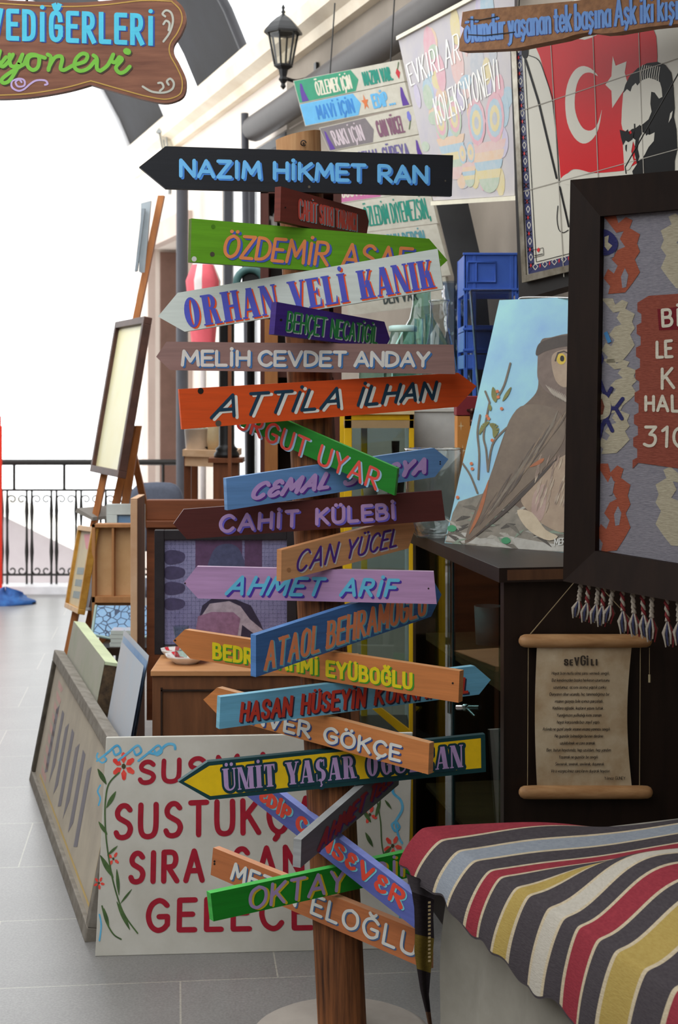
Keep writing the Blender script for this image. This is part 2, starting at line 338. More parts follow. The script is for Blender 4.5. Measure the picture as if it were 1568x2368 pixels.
# floor: large grey stone slabs with faint pale joints
def floor_mat():
    m = bpy.data.materials.new('grey stone slabs'); m.use_nodes = True; nt = m.node_tree; N = nt.nodes; L = nt.links; b = N['Principled BSDF']
    tc = N.new('ShaderNodeTexCoord'); mp = N.new('ShaderNodeMapping'); mp.inputs['Rotation'].default_value = (0, 0, math.radians(-6))
    br = N.new('ShaderNodeTexBrick'); br.inputs['Scale'].default_value = 1.0; br.inputs['Mortar Size'].default_value = .0022; br.inputs['Brick Width'].default_value = .75; br.inputs['Row Height'].default_value = .5; br.offset = .33
    br.inputs['Color1'].default_value = (*lin((112,110,108)), 1); br.inputs['Color2'].default_value = (*lin((118,116,114)), 1); br.inputs['Mortar'].default_value = (*lin((150,146,136)), 1)
    nz = N.new('ShaderNodeTexNoise'); nz.inputs['Scale'].default_value = 160; nz.inputs['Detail'].default_value = 3
    nz2 = N.new('ShaderNodeTexNoise'); nz2.inputs['Scale'].default_value = 3; nz2.inputs['Detail'].default_value = 5
    mx = N.new('ShaderNodeMixRGB'); mx.blend_type = 'OVERLAY'; mx.inputs[0].default_value = .5
    mx2 = N.new('ShaderNodeMixRGB'); mx2.blend_type = 'OVERLAY'; mx2.inputs[0].default_value = .3
    L.new(tc.outputs['Object'], mp.inputs[0]); L.new(mp.outputs[0], br.inputs['Vector']); L.new(tc.outputs['Object'], nz.inputs['Vector']); L.new(tc.outputs['Object'], nz2.inputs['Vector'])
    L.new(br.outputs['Color'], mx.inputs[1]); L.new(nz.outputs['Fac'], mx.inputs[2]); L.new(mx.outputs[0], mx2.inputs[1]); L.new(nz2.outputs['Fac'], mx2.inputs[2]); L.new(mx2.outputs[0], b.inputs['Base Color'])
    b.inputs['Roughness'].default_value = .33; b.inputs['Specular IOR Level'].default_value = .7
    return m
mb = MB(); mb.box((-7, -3, -.12), (3.6, 11.62, 0), floor_mat()); struct(mb.build('floor'))
# wall with the shop fronts
def wall_slab(name, d0, d1, z0, z1, m, th=.3, out=0):
    mb = MB(); mb.obox(wd(d0, z0, out), wd(d1, z0, out)-wd(d0, z0, out), -WN*th, V((0,0,z1-z0)), m); return mb
blocks = M('limewashed stone blocks', (150,139,126), .85, rgb2=(134,124,112), scale=2.2, bump=.2)
for (d0, d1, z0, z1, m) in ((-3, 8.7, 0, 3.4, blocks), (8.7, 10.35, 2.95, 3.4, stone_l), (10.35, 11.3, 0, 3.4, stone_l), (11.3, 12.5, 2.62, 3.4, stone_l), (12.5, 13.35, 0, 3.4, stone_l)):
    pass
mb = MB()
for (d0, d1, z0, z1, m) in ((-3, 8.75, 0, 3.4, blocks), (8.75, 10.25, 2.95, 3.4, stone_l), (10.25, 11.3, 0, 3.4, stone_l), (11.3, 12.5, 2.62, 3.4, stone_l), (12.5, 13.35, 0, 3.4, stone_l)):
    mb.obox(wd(d0, z0), wd(d1, z0)-wd(d0, z0), -WN*.35, V((0,0,z1-z0)), m)
for zz in (2.35, 2.95): mb.obox(wd(3, zz, .001), wd(8.7, zz)-wd(3, zz), -WN*.004, V((0,0,.008)), stone)
struct(mb.build('wall_right'))
mb = MB()                                   # cornice moulding along the wall top
prof = [(0, 3.3), (.05, 3.3), (.07, 3.35), (.13, 3.38), (.15, 3.45), (.15, 3.5), (-.35, 3.5), (-.35, 3.3)]
mb.grid([[wd(d, z, o) for o, z in prof+[prof[0]]] for d in (-3, 13.4)], cream, smooth=False); struct(mb.build('trim_1'))
mb = MB()                                   # pale band below the cornice and pilasters of the doorway
pink = M('rosy plaster', (208,188,176), .8, rgb2=(190,170,158), scale=2)
mb.obox(wd(11.15, 0, .06), wd(11.3,0)-wd(11.15,0), WN*-.06, V((0,0,2.62)), pink)
mb.obox(wd(12.5, 0, .06), wd(12.75,0)-wd(12.5,0), WN*-.06, V((0,0,2.62)), pink)
mb.obox(wd(11.15, 2.62, .08), wd(12.75,0)-wd(11.15,0), WN*-.08, V((0,0,.16)), pink); struct(mb.build('trim_2'))
mb = MB(); recess = M('umber door paint', (96,74,64), .6)
mb.obox(wd(11.3, 0, -.3), wd(12.5,0)-wd(11.3,0), WN*-.05, V((0,0,2.62)), recess); mb.obox(wd(12.49, 0, -.035), WN*-.26, wd(12.46,0)-wd(12.49,0), V((0,0,2.6)), M('brown door jamb', (128,98,86), .6)); d1 = struct(mb.build('door_1'))
mb = MB(); mb.obox(wd(11.5, .9, -.295), wd(12.2,0)-wd(11.5,0), WN*.02, V((0,0,1.4)), glass('door pane', (150,160,170))); mb.build('pane', d1)
# shop window, its sky reflection painted in as a white panel, dark frame
sky_pane = M('white sky reflection', (252,252,252), .35, rgb2=(248,248,250), scale=3)
mb = MB(); mb.obox(wd(8.75, .0, -.06), wd(10.25,0)-wd(8.75,0), WN*-.03, V((0,0,2.95)), sky_pane); win = struct(mb.build('window_1'))
mb = MB(); fr = M('charcoal window frame', (58,58,62), .5)
for d in (8.75, 9.62, 10.2): mb.obox(wd(d, 0, 0), wd(d+.035,0)-wd(d,0), WN*-.05, V((0,0,2.95)), fr)
for z in (0, 2.9): mb.obox(wd(8.75, z, 0), wd(10.25,0)-wd(8.75,0), WN*-.05, V((0,0,.06)), fr)
mb.build('window_frame', win)
# barrel vault: dark metal bays between open glazing, white ribs
def arch(d, t, R=3.3, out=0): return wd(d, 3.5, .02)+WN*(R*(math.cos(.36)-math.cos(t+.36)))+V((0,0,R*(math.sin(t+.36)-math.sin(.36))))
vault_m = M('weathered grey metal sheet', (46,46,50), .8, rgb2=(34,31,29), scale=1.2, bump=.1)
mb = MB()
for d0, d1_ in ((9.55, 10.75), (11.85, 13.3)):
    mb.grid([[arch(d, t*.1) for t in range(0, 12)] for d in (d0, d1_)], vault_m); mb.grid([[arch(d, t*.1)+V((0,0,.05)) for t in range(0, 12)] for d in (d0, d1_)], vault_m)
struct(mb.build('ceiling_vault')).name = 'ceiling'
for i, d in enumerate((9.5, 10.95, 11.15, 11.7, 13.35)):
    mb = MB(); mm = fr if i == 0 else M('white painted steel', (236,236,238), .4)
    mb.tube([arch(d, t*.1) for t in range(0, 12)], .05 if i else .03, mm, 8); struct(mb.build('trim_%d' % (3+i)))
# unseen flat slab, added above the near stalls to keep daylight off them
mb = MB(); mb.box((.12, -2.5, 2.75), (3.2, 4.6, 2.9), M('shade slab grey', (150,145,140), .9)); struct(mb.build('shade_slab'))
mb = MB(); mb.box((-2.9, -2.7, 0), (3.4, -2.5, 2.9), M('shade wall brown', (120,108,98), .9)); struct(mb.build('shade_wall_front'))  # unseen wall added behind the camera to block frontal light
mb = MB(); mb.box((-2.9, -2.7, 0), (-2.7, 8.2, 2.6), M('shade wall brown', (120,108,98), .9)); struct(mb.build('shade_wall_left'))  # unseen opposite arcade wall, added to cut light from the left
# far stair parapet beyond the railing
mb = MB(); gry = M('rendered stair flank', (170,162,162), .85, rgb2=(150,140,142), scale=1.1)
q = [P(-700,1000,13), P(0,1190,13), P(250,1310,13), P(620,1420,13), P(620,1470,13), P(-700,1470,13)]
mb.prism(q, (0,.25,0), gry); mb.obox(P(-700,1362,12.99), P(640,1400,12.99)-P(-700,1362,12.99), (0,.01,0), (0,0,.012), M('joint', (120,112,112), .9)); st = struct(mb.build('wall_back'))
mb = MB(); a = [P(-700,1000,12.9), P(0,1190,12.9), P(250,1310,12.9), P(620,1420,12.9)]
mb.prism(a+[p+V((0,0,.13)) for p in reversed(a)], (0,.5,0), M('white coping stone', (250,248,240), .7)); struct(mb.build('trim_8'))
mb = MB(); k = M('pale kerb', (225,225,228), .6); mb.box((-6, 11.38, 0), (-1.1, 11.62, .055), k); struct(mb.build('trim_9'))
# ---- railing
iron = M('black wrought iron', (38,36,34), .45)
rl = thing('iron_railing', 'black wrought iron railing with scrolls in front of the bright stair', 'railing', (-2.2, 11.5, .055))
mb = MB(); mb.tube([(-5.5,11.5,.96),(-1.14,11.5,.96)], .022, iron, 8); mb.build('top_rail', rl)
mb = MB(); mb.tube([(-5.5,11.5,.755),(-1.14,11.5,.755)], .009, iron, 6); mb.build('lower_rail', rl)
mb = MB(); mb.tube([(-5.5,11.5,.13),(-1.14,11.5,.13)], .009, iron, 6); mb.build('bottom_rail', rl)
xs = [-2.47+.182*i for i in range(8)] + [-2.652-.182*i for i in range(8)]
for i, x in enumerate(xs):
    mb = MB()
    for s in (-1, 1):
        q = [(x+s*.019, 11.5, z) for z in (.06,.2,.3,.4,.5,.6,.72,.755)]; mb.tube(q, [.009,.009,.016,.01,.009,.016,.009,.009], iron, 6)
        c = V((x+s*.055, 11.5, .685)); mb.tube([c+V((s*-.036*math.cos(t*.5)*(1-t*.055), 0, .036*math.sin(t*.5)*(1-t*.055))) for t in range(0, 13)], .006, iron, 5)
        c = V((x+s*.055, 11.5, .16)); mb.tube([c+V((s*-.034*math.cos(t*.5)*(1-t*.055), 0, -.034*math.sin(t*.5)*(1-t*.055))) for t in range(0, 13)], .006, iron, 5)
    mb.build('baluster', rl)
for x in (-2.40, -2.40+.37, -2.40+1.1, -3.3, -4.2): mb = MB(); mb.tube([(x,11.5,.755),(x,11.5,.955)], .012, iron, 6); mb.build('rail_post', rl)
# ---- drain pipes and duct on the wall
def single(name, label, cat, fn, group=None, bevel=0):
    mb = MB(); fn(mb); return tag(mb.build(name, bevel=bevel), label, cat, group)
gp = M('grey enamel pipe', (70,70,76), .5)
single('drain_pipe', 'grey upright drain pipe on the cream wall beside the recessed doorway', 'pipe', lambda m: m.tube([wd(10.85, 0, .14), wd(10.85, 2.93, .14)], .042, gp, 12))
single('slim_pole', 'slim grey metal pole in front of the white shop window', 'pole', lambda m: m.tube([P(566,262,9.0), P(580,1150,9.0)-V((0,0,.87))], .022, gp, 8))
duct = M('grey duct', (74,68,65), .5)
single('wall_duct', 'round grey duct running along the wall behind the poem planks', 'duct', lambda m: m.tube([wd(9.0, 3.0, .12), wd(8.4, 3.0, .12), wd(5.6, 3.03, .12)], .075, duct, 14))

# ---- wall lanterns
lant_glass = glass('lantern glass', (235,235,230), .92)
def lantern(c, s, label, body, bracket_to):
    t = thing('wall_lantern', label, 'lantern', c)
    c = V(c); hexa = lambda r, z: [c+V((r*s*math.cos(math.pi/3*i+.3), r*s*math.sin(math.pi/3*i+.3), z*s)) for i in range(6)]
    mb = MB(); mb.grid([hexa(.2,0), hexa(.18,.03), hexa(.13,.09), hexa(.075,.14), hexa(.03,.17)], body, smooth=False, closed=True); mb.grid([hexa(.2,0), hexa(.2,-.02), hexa(.12,-.02)], body, smooth=False, closed=True); mb.build('roof', t)
    mb = MB(); mb.lathe(c+V((0,0,.165*s)), [(0,.12*s),(.012*s,.1*s),(.02*s,.08*s),(.012*s,.06*s),(.024*s,.035*s),(.014*s,.02*s),(.03*s,0)], body, 10); mb.build('finial', t)
    mb = MB(); mb.grid([hexa(.15,-.02), hexa(.088,-.33)], lant_glass, smooth=False, closed=True); mb.build('glass_panes', t)
    mb = MB()
    for i in range(6): mb.tube([hexa(.152,-.02)[i], hexa(.09,-.33)[i]], .011*s, body, 6)
    mb.grid([hexa(.098,-.33), hexa(.098,-.35), hexa(.05,-.38), hexa(.035,-.45), hexa(.05,-.48), hexa(.02,-.52), hexa(.03,-.55), hexa(.005,-.58)], body, smooth=False, closed=True); mb.build('cage', t)
    mb = MB(); e = V(bracket_to); a = c+V((0,0,-.46*s)); mid = (a+e)/2+V((0,0,-.03*s))
    mb.tube(catmull([tuple(a), tuple(a+(e-a)*.4+V((0,0,-.01*s))), tuple(a+(e-a)*.8+V((0,0,.05*s))), tuple(e+V((0,0,.1*s)))], 5), .02*s, body, 8)
    mb.obox(e+V((0,0,-.02*s))+WD*-.04*s, WD*.08*s, -WN*.03*s, V((0,0,.24*s)), body); mb.build('bracket', t)
    return t
blk = M('black cast iron', (30,30,32), .4)
lantern(P(655,74,7.85), .5, 'black wall lantern with clear panes on a bracket above the painted planks', blk, wd(8.16, 3.1, .02))
lantern(P(393,306,11.6), .53, 'pale washed out wall lantern half hidden behind the black arrow board', M('overexposed lantern grey', (150,152,150), .5), wd(11.9, 3.0, .02))  # lantern metal paled to stand for overexposure

# ---- red barrier pole and blue bag far left
rp = M('fluorescent red plastic', (255,60,40), .5)
single('barrier_pole', 'red upright plastic pole at the far left edge before the railing', 'pole', lambda m: (m.tube([P(-4,962,11.2), P(-4,985,11.2)], .02, rp, 10), m.tube([P(-4,985,11.2), P(-4,1378,11.2)], .028, rp, 12), m.lathe(P(-4,1382,11.2), [(.0,.06),(.05,.055),(.11,.02),(.12,0)], rp, 16)))
bl = M('blue tarpaulin', (40,95,160), .55, rgb2=(20,50,110), scale=14, bump=.5)
def bag(m):
    c = P(12,1392,10.9); c.z = 0
    rows = []
    for i in range(9):
        t = i/8; rows.append([c+V((math.cos(a*.3927)*.17*math.sin(math.pi*.5*(1-t)+.02)*(1.1+.25*math.sin(a*2.2+i)), math.sin(a*.3927)*.15*math.sin(math.pi*.5*(1-t)+.02), .10*t*(1+.2*math.sin(a*1.3)))) for a in range(16)])
    m.grid(rows, bl, closed=True)
single('tarpaulin_bundle', 'crumpled blue tarpaulin bundle on the floor at the foot of the red pole', 'bundle', bag)
# ================================================================ the signpost
def post_c(z):                              # the post leans a little to the right going down
    py = HY+(H-z)*1000; px = 688+(py-300)*.0498
    return V(((px-CX)/1000, 3.6, z))
log = M('weathered log', (150,94,54), .7, rgb2=(54,31,20), axis=(60,60,2.4), scale=1.4, amount=.55, bump=.6)
raw = M('raw pale log wood', (200,156,110), .7, rgb2=(150,98,58), axis=(50,50,3), scale=1.4, amount=.7, bump=.4)
cut = M('sawn log end', (196,158,120), .7, rgb2=(150,112,78), scale=14)
sp = thing('signpost', 'log signpost nailed full of coloured arrow boards, standing on a round stone base', 'signpost', post_c(0.02))
mb = MB(); rows = []
zs = [.02, .25, .5, .75, 1.0, 1.25, 1.5, 1.75, 2.045, 2.085]
for i, z in enumerate(zs):
    r0 = .0565-.0045*z/2
    rows.append([post_c(z)+V((math.cos(a*math.pi/14)*(r0+.0016*math.sin(a*1.7+z*3)), math.sin(a*math.pi/14)*(r0+.0016*math.cos(a*2.3+z*2)), .012*math.cos(a*math.pi/14) if i == len(zs)-1 else 0)) for a in range(28)])
mb.grid(rows, log, closed=True, mfun=lambda i, j: raw if i >= len(zs)-2 else log); mb.face(rows[-1], cut); mb.build('post', sp)
mb = MB(); st_ = M('pale stone disc', (158,150,141), .85, rgb2=(140,132,124), scale=6)
mb.lathe((.006,3.6,0), [(0,.02),(.19,.02),(.205,.012),(.212,0)], st_, 48); lab(mb.build('base', sp), 'round pale stone base')
iron2 = M('rusty screw', (70,58,50), .5, metal=.6)
mb = MB(); e = P(702,332,3.55); mb.tube([e+V((0,.03,0)), e+V((0,-.006,0))], .0025, iron2, 6); mb.tube([e+V((math.cos(t*.7)*.006, -.008, math.sin(t*.7)*.006)) for t in range(9)], .0016, iron2, 5); mb.build('screw_eye', sp)

EDGE = []
def board(outline, yaw, rgb, label, off=0.0, thick=.019, k=.86, edge=None, tilt=0, holes=(), extra=None, texts=(), round_=.0016):
    zc = H+(HY-sum(p[1] for p in outline)/len(outline))/1000
    a = math.radians(yaw); n = V((math.sin(a), -math.cos(a), 0))
    pl = Plane(post_c(zc)+n*(.0555+thick+off), n)
    m = painted('paint '+label, rgb, k); me = painted('edge '+label, edge, .8) if edge else m
    front = [pl.hit(x, y) for x, y in outline]
    mb = MB(); mb.prism(front, -n*thick, m, me)
    o = lab(mb.build('arrow_board', sp, bevel=round_), label)
    EDGE.append((label, pl, outline, thick))
    if extra: extra(o, pl)
    if texts:
        tb = MB()
        for t in texts: (slab if 'wd' not in t else letter)(tb, pl, **t)
        lt = tb.build('lettering', o, loc=V(sp['_base']))
    if holes:
        hb = MB()
        for x, y, r, c in holes: hb.paint(pl, [(x+r*math.cos(q*.52), y+r*1.05*math.sin(q*.52)) for q in range(12)], c, .0005)
        hb.build('screw', o, loc=V(sp['_base']))
    return o, pl
def T(txt, quad, wd_, main, shade=None, sd=(4,3), sgrow=0, style='mono', **k):
    """lettering with its painted drop shade"""
    r = []
    if shade: r.append(dict(txt=txt, quad=quad, wd=wd_, m=shade, lift=.0006, dx=sd[0], dy=sd[1], grow=sgrow, style=style, **k))
    r.append(dict(txt=txt, quad=quad, wd=wd_, m=main, lift=.0011, style=style, **k))
    return r
pt = lambda n, c: flat('letters '+n, c)
dk = M('drilled hole', (38,28,22), .9); wh = M('daylight hole', (225,225,220), .9); scr = M('steel screw head', (120,112,100), .4, metal=.7)
sky_b, sky_s = pt('sky', (118,196,252)), pt('sky shade', (74,140,226))
board([(322,386),(383,338),(1048,359),(1045,453),(383,436)], 8, (30,32,38), 'black arrow board with sky blue capitals, topmost on the post', texts=T('NAZIM HİKMET RAN', [(414,366),(991,382),(991,426),(414,411)], 8.5, sky_b, sky_s, (4,4)), holes=[(1030,418,2,scr),(715,432,3,scr)])
board([(650,431),(846,486),(853,512),(846,556),(648,511)], 48, (122,54,44), 'small brown arrow board with narrow coral capitals, right under the black board', edge=(112,50,40),
      texts=T('CAHİT SITKI TARANCI', [(690,458),(826,494),(826,535),(690,507)], 3.7, pt('coral', (226,92,78)), pt('ice', (150,186,200)), (2,2.4), 0, gap=.26, style='sans'), holes=[(660,480,2,dk)])
board([(443,505),(992,552),(1035,602),(990,644),(441,606)], 24, (112,178,40), 'lime green arrow board with orange letters shaded in blue', off=.015, edge=(84,110,26),
      texts=T('ÖZDEMİR ASAF', [(520,540),(955,572),(953,634),(512,596)], 7.5, pt('apricot', (246,152,92)), pt('royal', (82,104,206)), (5,4), gap=.2, slant=.06), holes=[(449,599,6,wh),(491,588,5.5,scr),(493,524,5,M('green knot', (84,140,32), .6))])
pb, po = pt('violet blue', (78,84,188)), pt('flame', (238,84,30))
board([(365,732),(411,677),(1012,575),(1025,668),(427,767)], -6, (204,212,206), 'pale grey white arrow board with heavy blue serif letters edged in orange', k=.92, off=.03,
      texts=[dict(txt='ORHAN VELİ KANIK', quad=[(421,690),(994,600),(1006,664),(432,760)], m=po, lift=.0006, dx=4, dy=3), dict(txt='ORHAN VELİ KANIK', quad=[(421,690),(994,600),(1006,664),(432,760)], m=pb, lift=.0012)], holes=[(1018,600,1.6,scr)])
board([(640,698),(889,744),(902,784),(890,806),(634,773)], 40, (70,44,136), 'small purple arrow board with thin green and white letters', edge=(62,38,122), off=.04,
      texts=T('BEHÇET NECATİGİL', [(664,718),(876,754),(873,796),(660,766)], 4.6, pt('leaf', (44,132,70)), pt('chalk', (196,208,212)), (2,3), gap=.25, slant=.05), holes=[(650,740,3,dk)])
gw = pt('greyish white', (214,212,206))
board([(361,825),(385,790),(1049,797),(1053,865),(393,856)], 1, (146,114,108), 'dusty mauve brown arrow board with white letters shaded in blue', edge=(186,160,150), off=.02,
      texts=T('MELİH CEVDET ANDAY', [(418,808),(996,812),(994,850),(418,848)], 7.5, gw, pt('denim', (62,112,170)), (4,3.5), gap=.2, space=.34))
board([(414,900),(1060,862),(1102,893),(1058,941),(421,993)], 14, (222,84,28), 'bright orange arrow board pointing right with navy and white letters', off=.012,
      texts=T('ATTİLA İLHAN', [(500,912),(1008,880),(1004,926),(484,970)], 7.5, pt('navy', (24,58,80)), pt('white', (226,226,218)), (7,4), gap=.24, slant=.14), holes=[(464,904,7,dk),(505,979,7,scr)])
board([(500,902),(919,1083),(912,1146),(500,960)], -16, (22,124,30), 'green board with red letters slanting down to the right', edge=(70,190,72), off=.0,
      texts=T('TURGUT UYAR', [(520,928),(880,1086),(871,1136),(512,975)], 6.2, pt('tomato', (214,76,64)), pt('powder', (150,186,210)), (4,3), gap=.3, slant=.1))
board([(523,1106),(1004,1036),(1037,1062),(1006,1103),(526,1180)], 24, (104,150,206), 'light blue arrow board with lilac brush letters pointing right', edge=(120,160,208),
      texts=T('CEMAL SÜREYA', [(585,1116),(992,1056),(985,1096),(572,1160)], 10.5, pt('lilac', (192,158,216)), pt('purple shade', (92,52,152)), (4,3), gap=.3, slant=.22, space=.7, style='brush', thin=.8), holes=[(1018,1068,1.8,dk),(1018,1073,1.8,dk)])
board([(401,1212),(425,1178),(1021,1134),(1030,1203),(432,1247)], 7, (82,34,30), 'dark maroon brown arrow board with lilac letters pointing left', off=.0,
      texts=T('CAHİT KÜLEBİ', [(508,1190),(915,1161),(917,1201),(504,1234)], 8, pt('mauve', (176,142,192)), pt('iris', (104,92,196)), (4,3.5), gap=.3, space=.75))
board([(651,1272),(950,1193),(960,1222),(945,1268),(650,1345)], 34, (212,156,108), 'natural light wood arrow board with thin purple letters', edge=(200,140,92), k=.8, off=.02,
      texts=T('CAN YÜCEL', [(688,1274),(922,1220),(918,1264),(680,1326)], 5.2, pt('indigo', (78,44,134)), pt('pearl', (206,206,206)), (2.5,3), gap=.28, slant=.18), holes=[(668,1318,5,M('wood knot', (170,120,80), .6))])
board([(425,1348),(455,1310),(1003,1322),(1010,1397),(458,1384)], -3, (186,146,190), 'lilac pink arrow board with turquoise letters pointing left', edge=(206,176,206), off=.012,
      texts=T('AHMET ARİF', [(534,1330),(920,1338),(916,1382),(518,1377)], 8, pt('turquoise', (98,184,216)), pt('deep violet', (74,44,156)), (4,4), gap=.3, slant=.14, space=.8), holes=[(428,1349,2,dk),(991,1361,2,dk)])
board([(592,1469),(1000,1338),(1021,1375),(997,1426),(592,1566)], 40, (66,112,172), 'tall mid blue arrow board with narrow orange letters slanting up to the right', edge=(86,132,192), off=.034, k=.8,
      texts=T('ATAOL BEHRAMOĞLU', [(616,1484),(988,1360),(986,1422),(610,1552)], 7.5, pt('melon', (228,142,98)), pt('sky rim', (112,186,210)), (1.5,1.5), 3, gap=.36, style='sans'), holes=[(657,1500,4.5,dk),(711,1517,4.5,dk)])
board([(400,1482),(427,1456),(1063,1552),(1060,1625),(440,1523)], -32, (196,122,68), 'caramel wood arrow board with narrow yellow letters pointing left', edge=(214,152,96), off=.0, k=.84,
      texts=T('BEDRİ RAHMİ EYÜBOĞLU', [(491,1485),(954,1556),(954,1596),(491,1524)], 7.5, pt('lemon', (214,194,24)), pt('grass', (58,140,40)), (3.5,3), gap=.34, space=.5, style='sans'), holes=[(405,1481,2.5,dk),(1047,1580,2.5,dk)])
board([(510,1612),(1098,1540),(1135,1572),(1108,1606),(507,1686)], 26, (112,180,212), 'turquoise blue arrow board with narrow red letters pointing right', edge=(132,190,212), off=.02,
      texts=T('HASAN', [(556,1624),(677,1608),(675,1656),(553,1671)], 7.5, pt('brick red', (188,58,42)), pt('dark navy', (40,44,70)), (3,3), gap=.34, slant=.08, style='sans')+T('HÜSEYİN', [(696,1605),(847,1588),(845,1636),(694,1654)], 7.5, pt('brick red', (188,58,42)), pt('dark navy', (40,44,70)), (3,3), gap=.34, slant=.08, style='sans')+T('KORKMAZGİL', [(867,1588),(1085,1565),(1083,1603),(864,1632)], 6.5, pt('brick red', (188,58,42)), pt('dark navy', (40,44,70)), (3,3), gap=.34, slant=.08, style='sans'))
board([(470,1618),(502,1590),(993,1719),(990,1791),(507,1657)], -36, (204,130,74), 'orange brown arrow board with white rounded letters slanting down to the right', edge=(222,166,116), off=.0, k=.82,
      texts=T('ENVER GÖKÇE', [(552,1626),(930,1724),(927,1764),(547,1665)], 7, pt('bone', (210,210,204)), pt('ink', (50,72,132)), (3,3.5), gap=.26, space=.6))
def umit(o, pl):
    mb = MB(); yl = pt('egg yellow', (240,200,22))
    mb.paint(pl, [(425,1808),(484,1771),(600,1758),(800,1737),(1000,1719),(1112,1707),(1113,1776),(1000,1786),(800,1805),(600,1829),(487,1841)], yl, .0005); lab(mb.build('yellow_field', o, loc=V(sp['_base'])), 'yellow painted field inside the dark rim')
uq = [(516,1778),(1068,1722),(1069,1774),(519,1830)]; ul = pt('pale violet', (188,158,208)); ud = pt('petrol', (16,58,68))
board([(412,1808),(480,1762),(1122,1698),(1124,1785),(485,1850)], 10, (20,66,70), 'yellow arrow board with dark teal rim and lilac serif letters', extra=umit, off=.0,
      texts=[dict(txt='ÜMİT YAŞAR OĞUZCAN', quad=uq, m=ud, lift=.0008, grow=6, dx=1, dy=1), dict(txt='ÜMİT YAŞAR OĞUZCAN', quad=uq, m=ul, lift=.0014)])
board([(560,1768),(962,2075),(958,2146),(562,1834)], -58, (90,100,172), 'periwinkle blue board with red brush letters slanting steeply down to the right', edge=(132,144,212), off=.0,
      texts=T('EDİP CANSEVER', [(603,1816),(938,2060),(930,2106),(598,1850)], 9.5, pt('scarlet', (214,72,54)), pt('aqua', (116,190,206)), (4,3), gap=.34, slant=.1, style='brush', thin=.8))
board([(697,1942),(900,1765),(925,1775),(922,1815),(695,2007)], 62, (112,112,118), 'slate grey board with faint dark red letters slanting steeply up to the right', edge=(160,162,162), off=.02,
      texts=T('AHMET TELLİ', [(745,1922),(921,1765),(914,1802),(733,1972)], 6, pt('dull red', (160,50,58)), pt('plum', (96,56,130)), (2.5,2), gap=.34, slant=.1))
board([(493,1960),(988,2160),(988,2243),(487,2023)], -46, (192,116,70), 'terracotta wood board with white letters, lowest on the post', edge=(222,158,118), off=.0, k=.84,
      texts=T('METİN ELOĞLU', [(540,1992),(968,2164),(960,2216),(531,2034)], 7, pt('shell', (216,216,210)), pt('slate blue', (72,100,140)), (3,3.5), gap=.3, space=.62), holes=[(496,1992,2.5,dk),(496,1998,2.5,dk)])
board([(487,2066),(1055,1946),(1055,2005),(494,2131)], 32, (24,138,34), 'grass green board with lilac letters edged in yellow, near the foot of the post', edge=(78,196,84), off=.025,
      texts=T('OKTAY', [(575,2052),(800,2006),(797,2060),(573,2107)], 7.5, pt('soft lilac', (176,152,198)), pt('mustard', (212,190,34)), (5,2), gap=.26, slant=.04)+T('RİFAT', [(862,1996),(1030,1960),(1030,2002),(862,2044)], 7.0, pt('soft lilac', (176,152,198)), pt('mustard', (212,190,34)), (5,2), gap=.3))
# ================================================================ left side: boards, paintings, cabinet
def U(*a): return V(a)
oak = wood('brown varnished wood', (138,82,48), (84,46,26), axis=(20,20,1.5), scale=2)
oak_h = wood('brown varnished rail', (134,76,44), (86,46,26), axis=(1.5,20,20), scale=2)
oak_l = wood('honey wood', (192,140,92), (158,104,62), axis=(16,16,1.5), scale=2)
tan = wood('tan table wood', (196,144,98), (168,116,72), axis=(2,14,14), scale=2)
dark = wood('dark stained wood', (52,36,28), (30,20,16), axis=(14,14,1.5), scale=2, rough=.4)
grime = M('worn white board', (208,206,198), .6, rgb2=(176,172,160), scale=4, amount=.8)

# ---- painted SUSMA board standing on the floor
a, b = U((220-CX)/F*4.116, 4.116, 0), U((940-CX)/F*4.175, 4.175, 0)
lean = U(.02, .06, 0); hgt = .566
top_l, top_r = a+lean+U(0,0,hgt), b+lean+U(0,0,hgt)
sus = plane3(a, b, top_l); t = thing('painted_board', 'big white board with dark red hand-painted lines and flowers, leaning behind the signpost', 'painted board', a+U(.4,0,0))
mb = MB(); mb.obox(a, b-a, -sus.n*.016, top_l-a, grime); mb.build('board', t, bevel=.002)
mb = MB(); red = M('crimson brush paint', (168,26,48), .5, rgb2=(140,18,38), scale=40, amount=.8)
for txt, q, w_ in (('SUSMA', [(320,1758),(640,1736),(640,1802),(318,1816)], 11), ('SUSTUKÇA', [(264,1858),(735,1838),(737,1926),(262,1944)], 12.5), ('SIRA SANA', [(298,1968),(770,1948),(772,2034),(296,2046)], 12.5), ('GELECEK', [(338,2078),(800,2064),(802,2150),(336,2158)], 12.5)):
    letter(mb, sus, txt, q, w_, red, lift=.0008, gap=.4, space=1.0)
mb.build('lettering', t)
mb = MB(); blu = M('sky blue brush paint', (66,160,208), .5, rgb2=(110,186,220), scale=30); grn = M('olive brush paint', (82,110,62), .5, rgb2=(56,78,46), scale=30); vm = M('vermilion petals', (220,60,52), .5, rgb2=(236,96,80), scale=30); drk = flat('flower heart', (70,66,40))
def wave(x, y, s, n):
    for i in range(n):
        X = x+i*s*56; mb.stroke(sus, [(X-s*30,y+s*30),(X-s*2,y+s*8),(X+s*24,y-s*12),(X+s*34,y+s*4),(X+s*20,y+s*14),(X+s*14,y+s*2)], 5, blu, .0009, curve=5)
wave(250, 1734, .85, 3); mb.stroke(sus, [(344,1740),(362,1742),(385,1722),(402,1722),(405,1732)], 6, blu, .0009, curve=5)
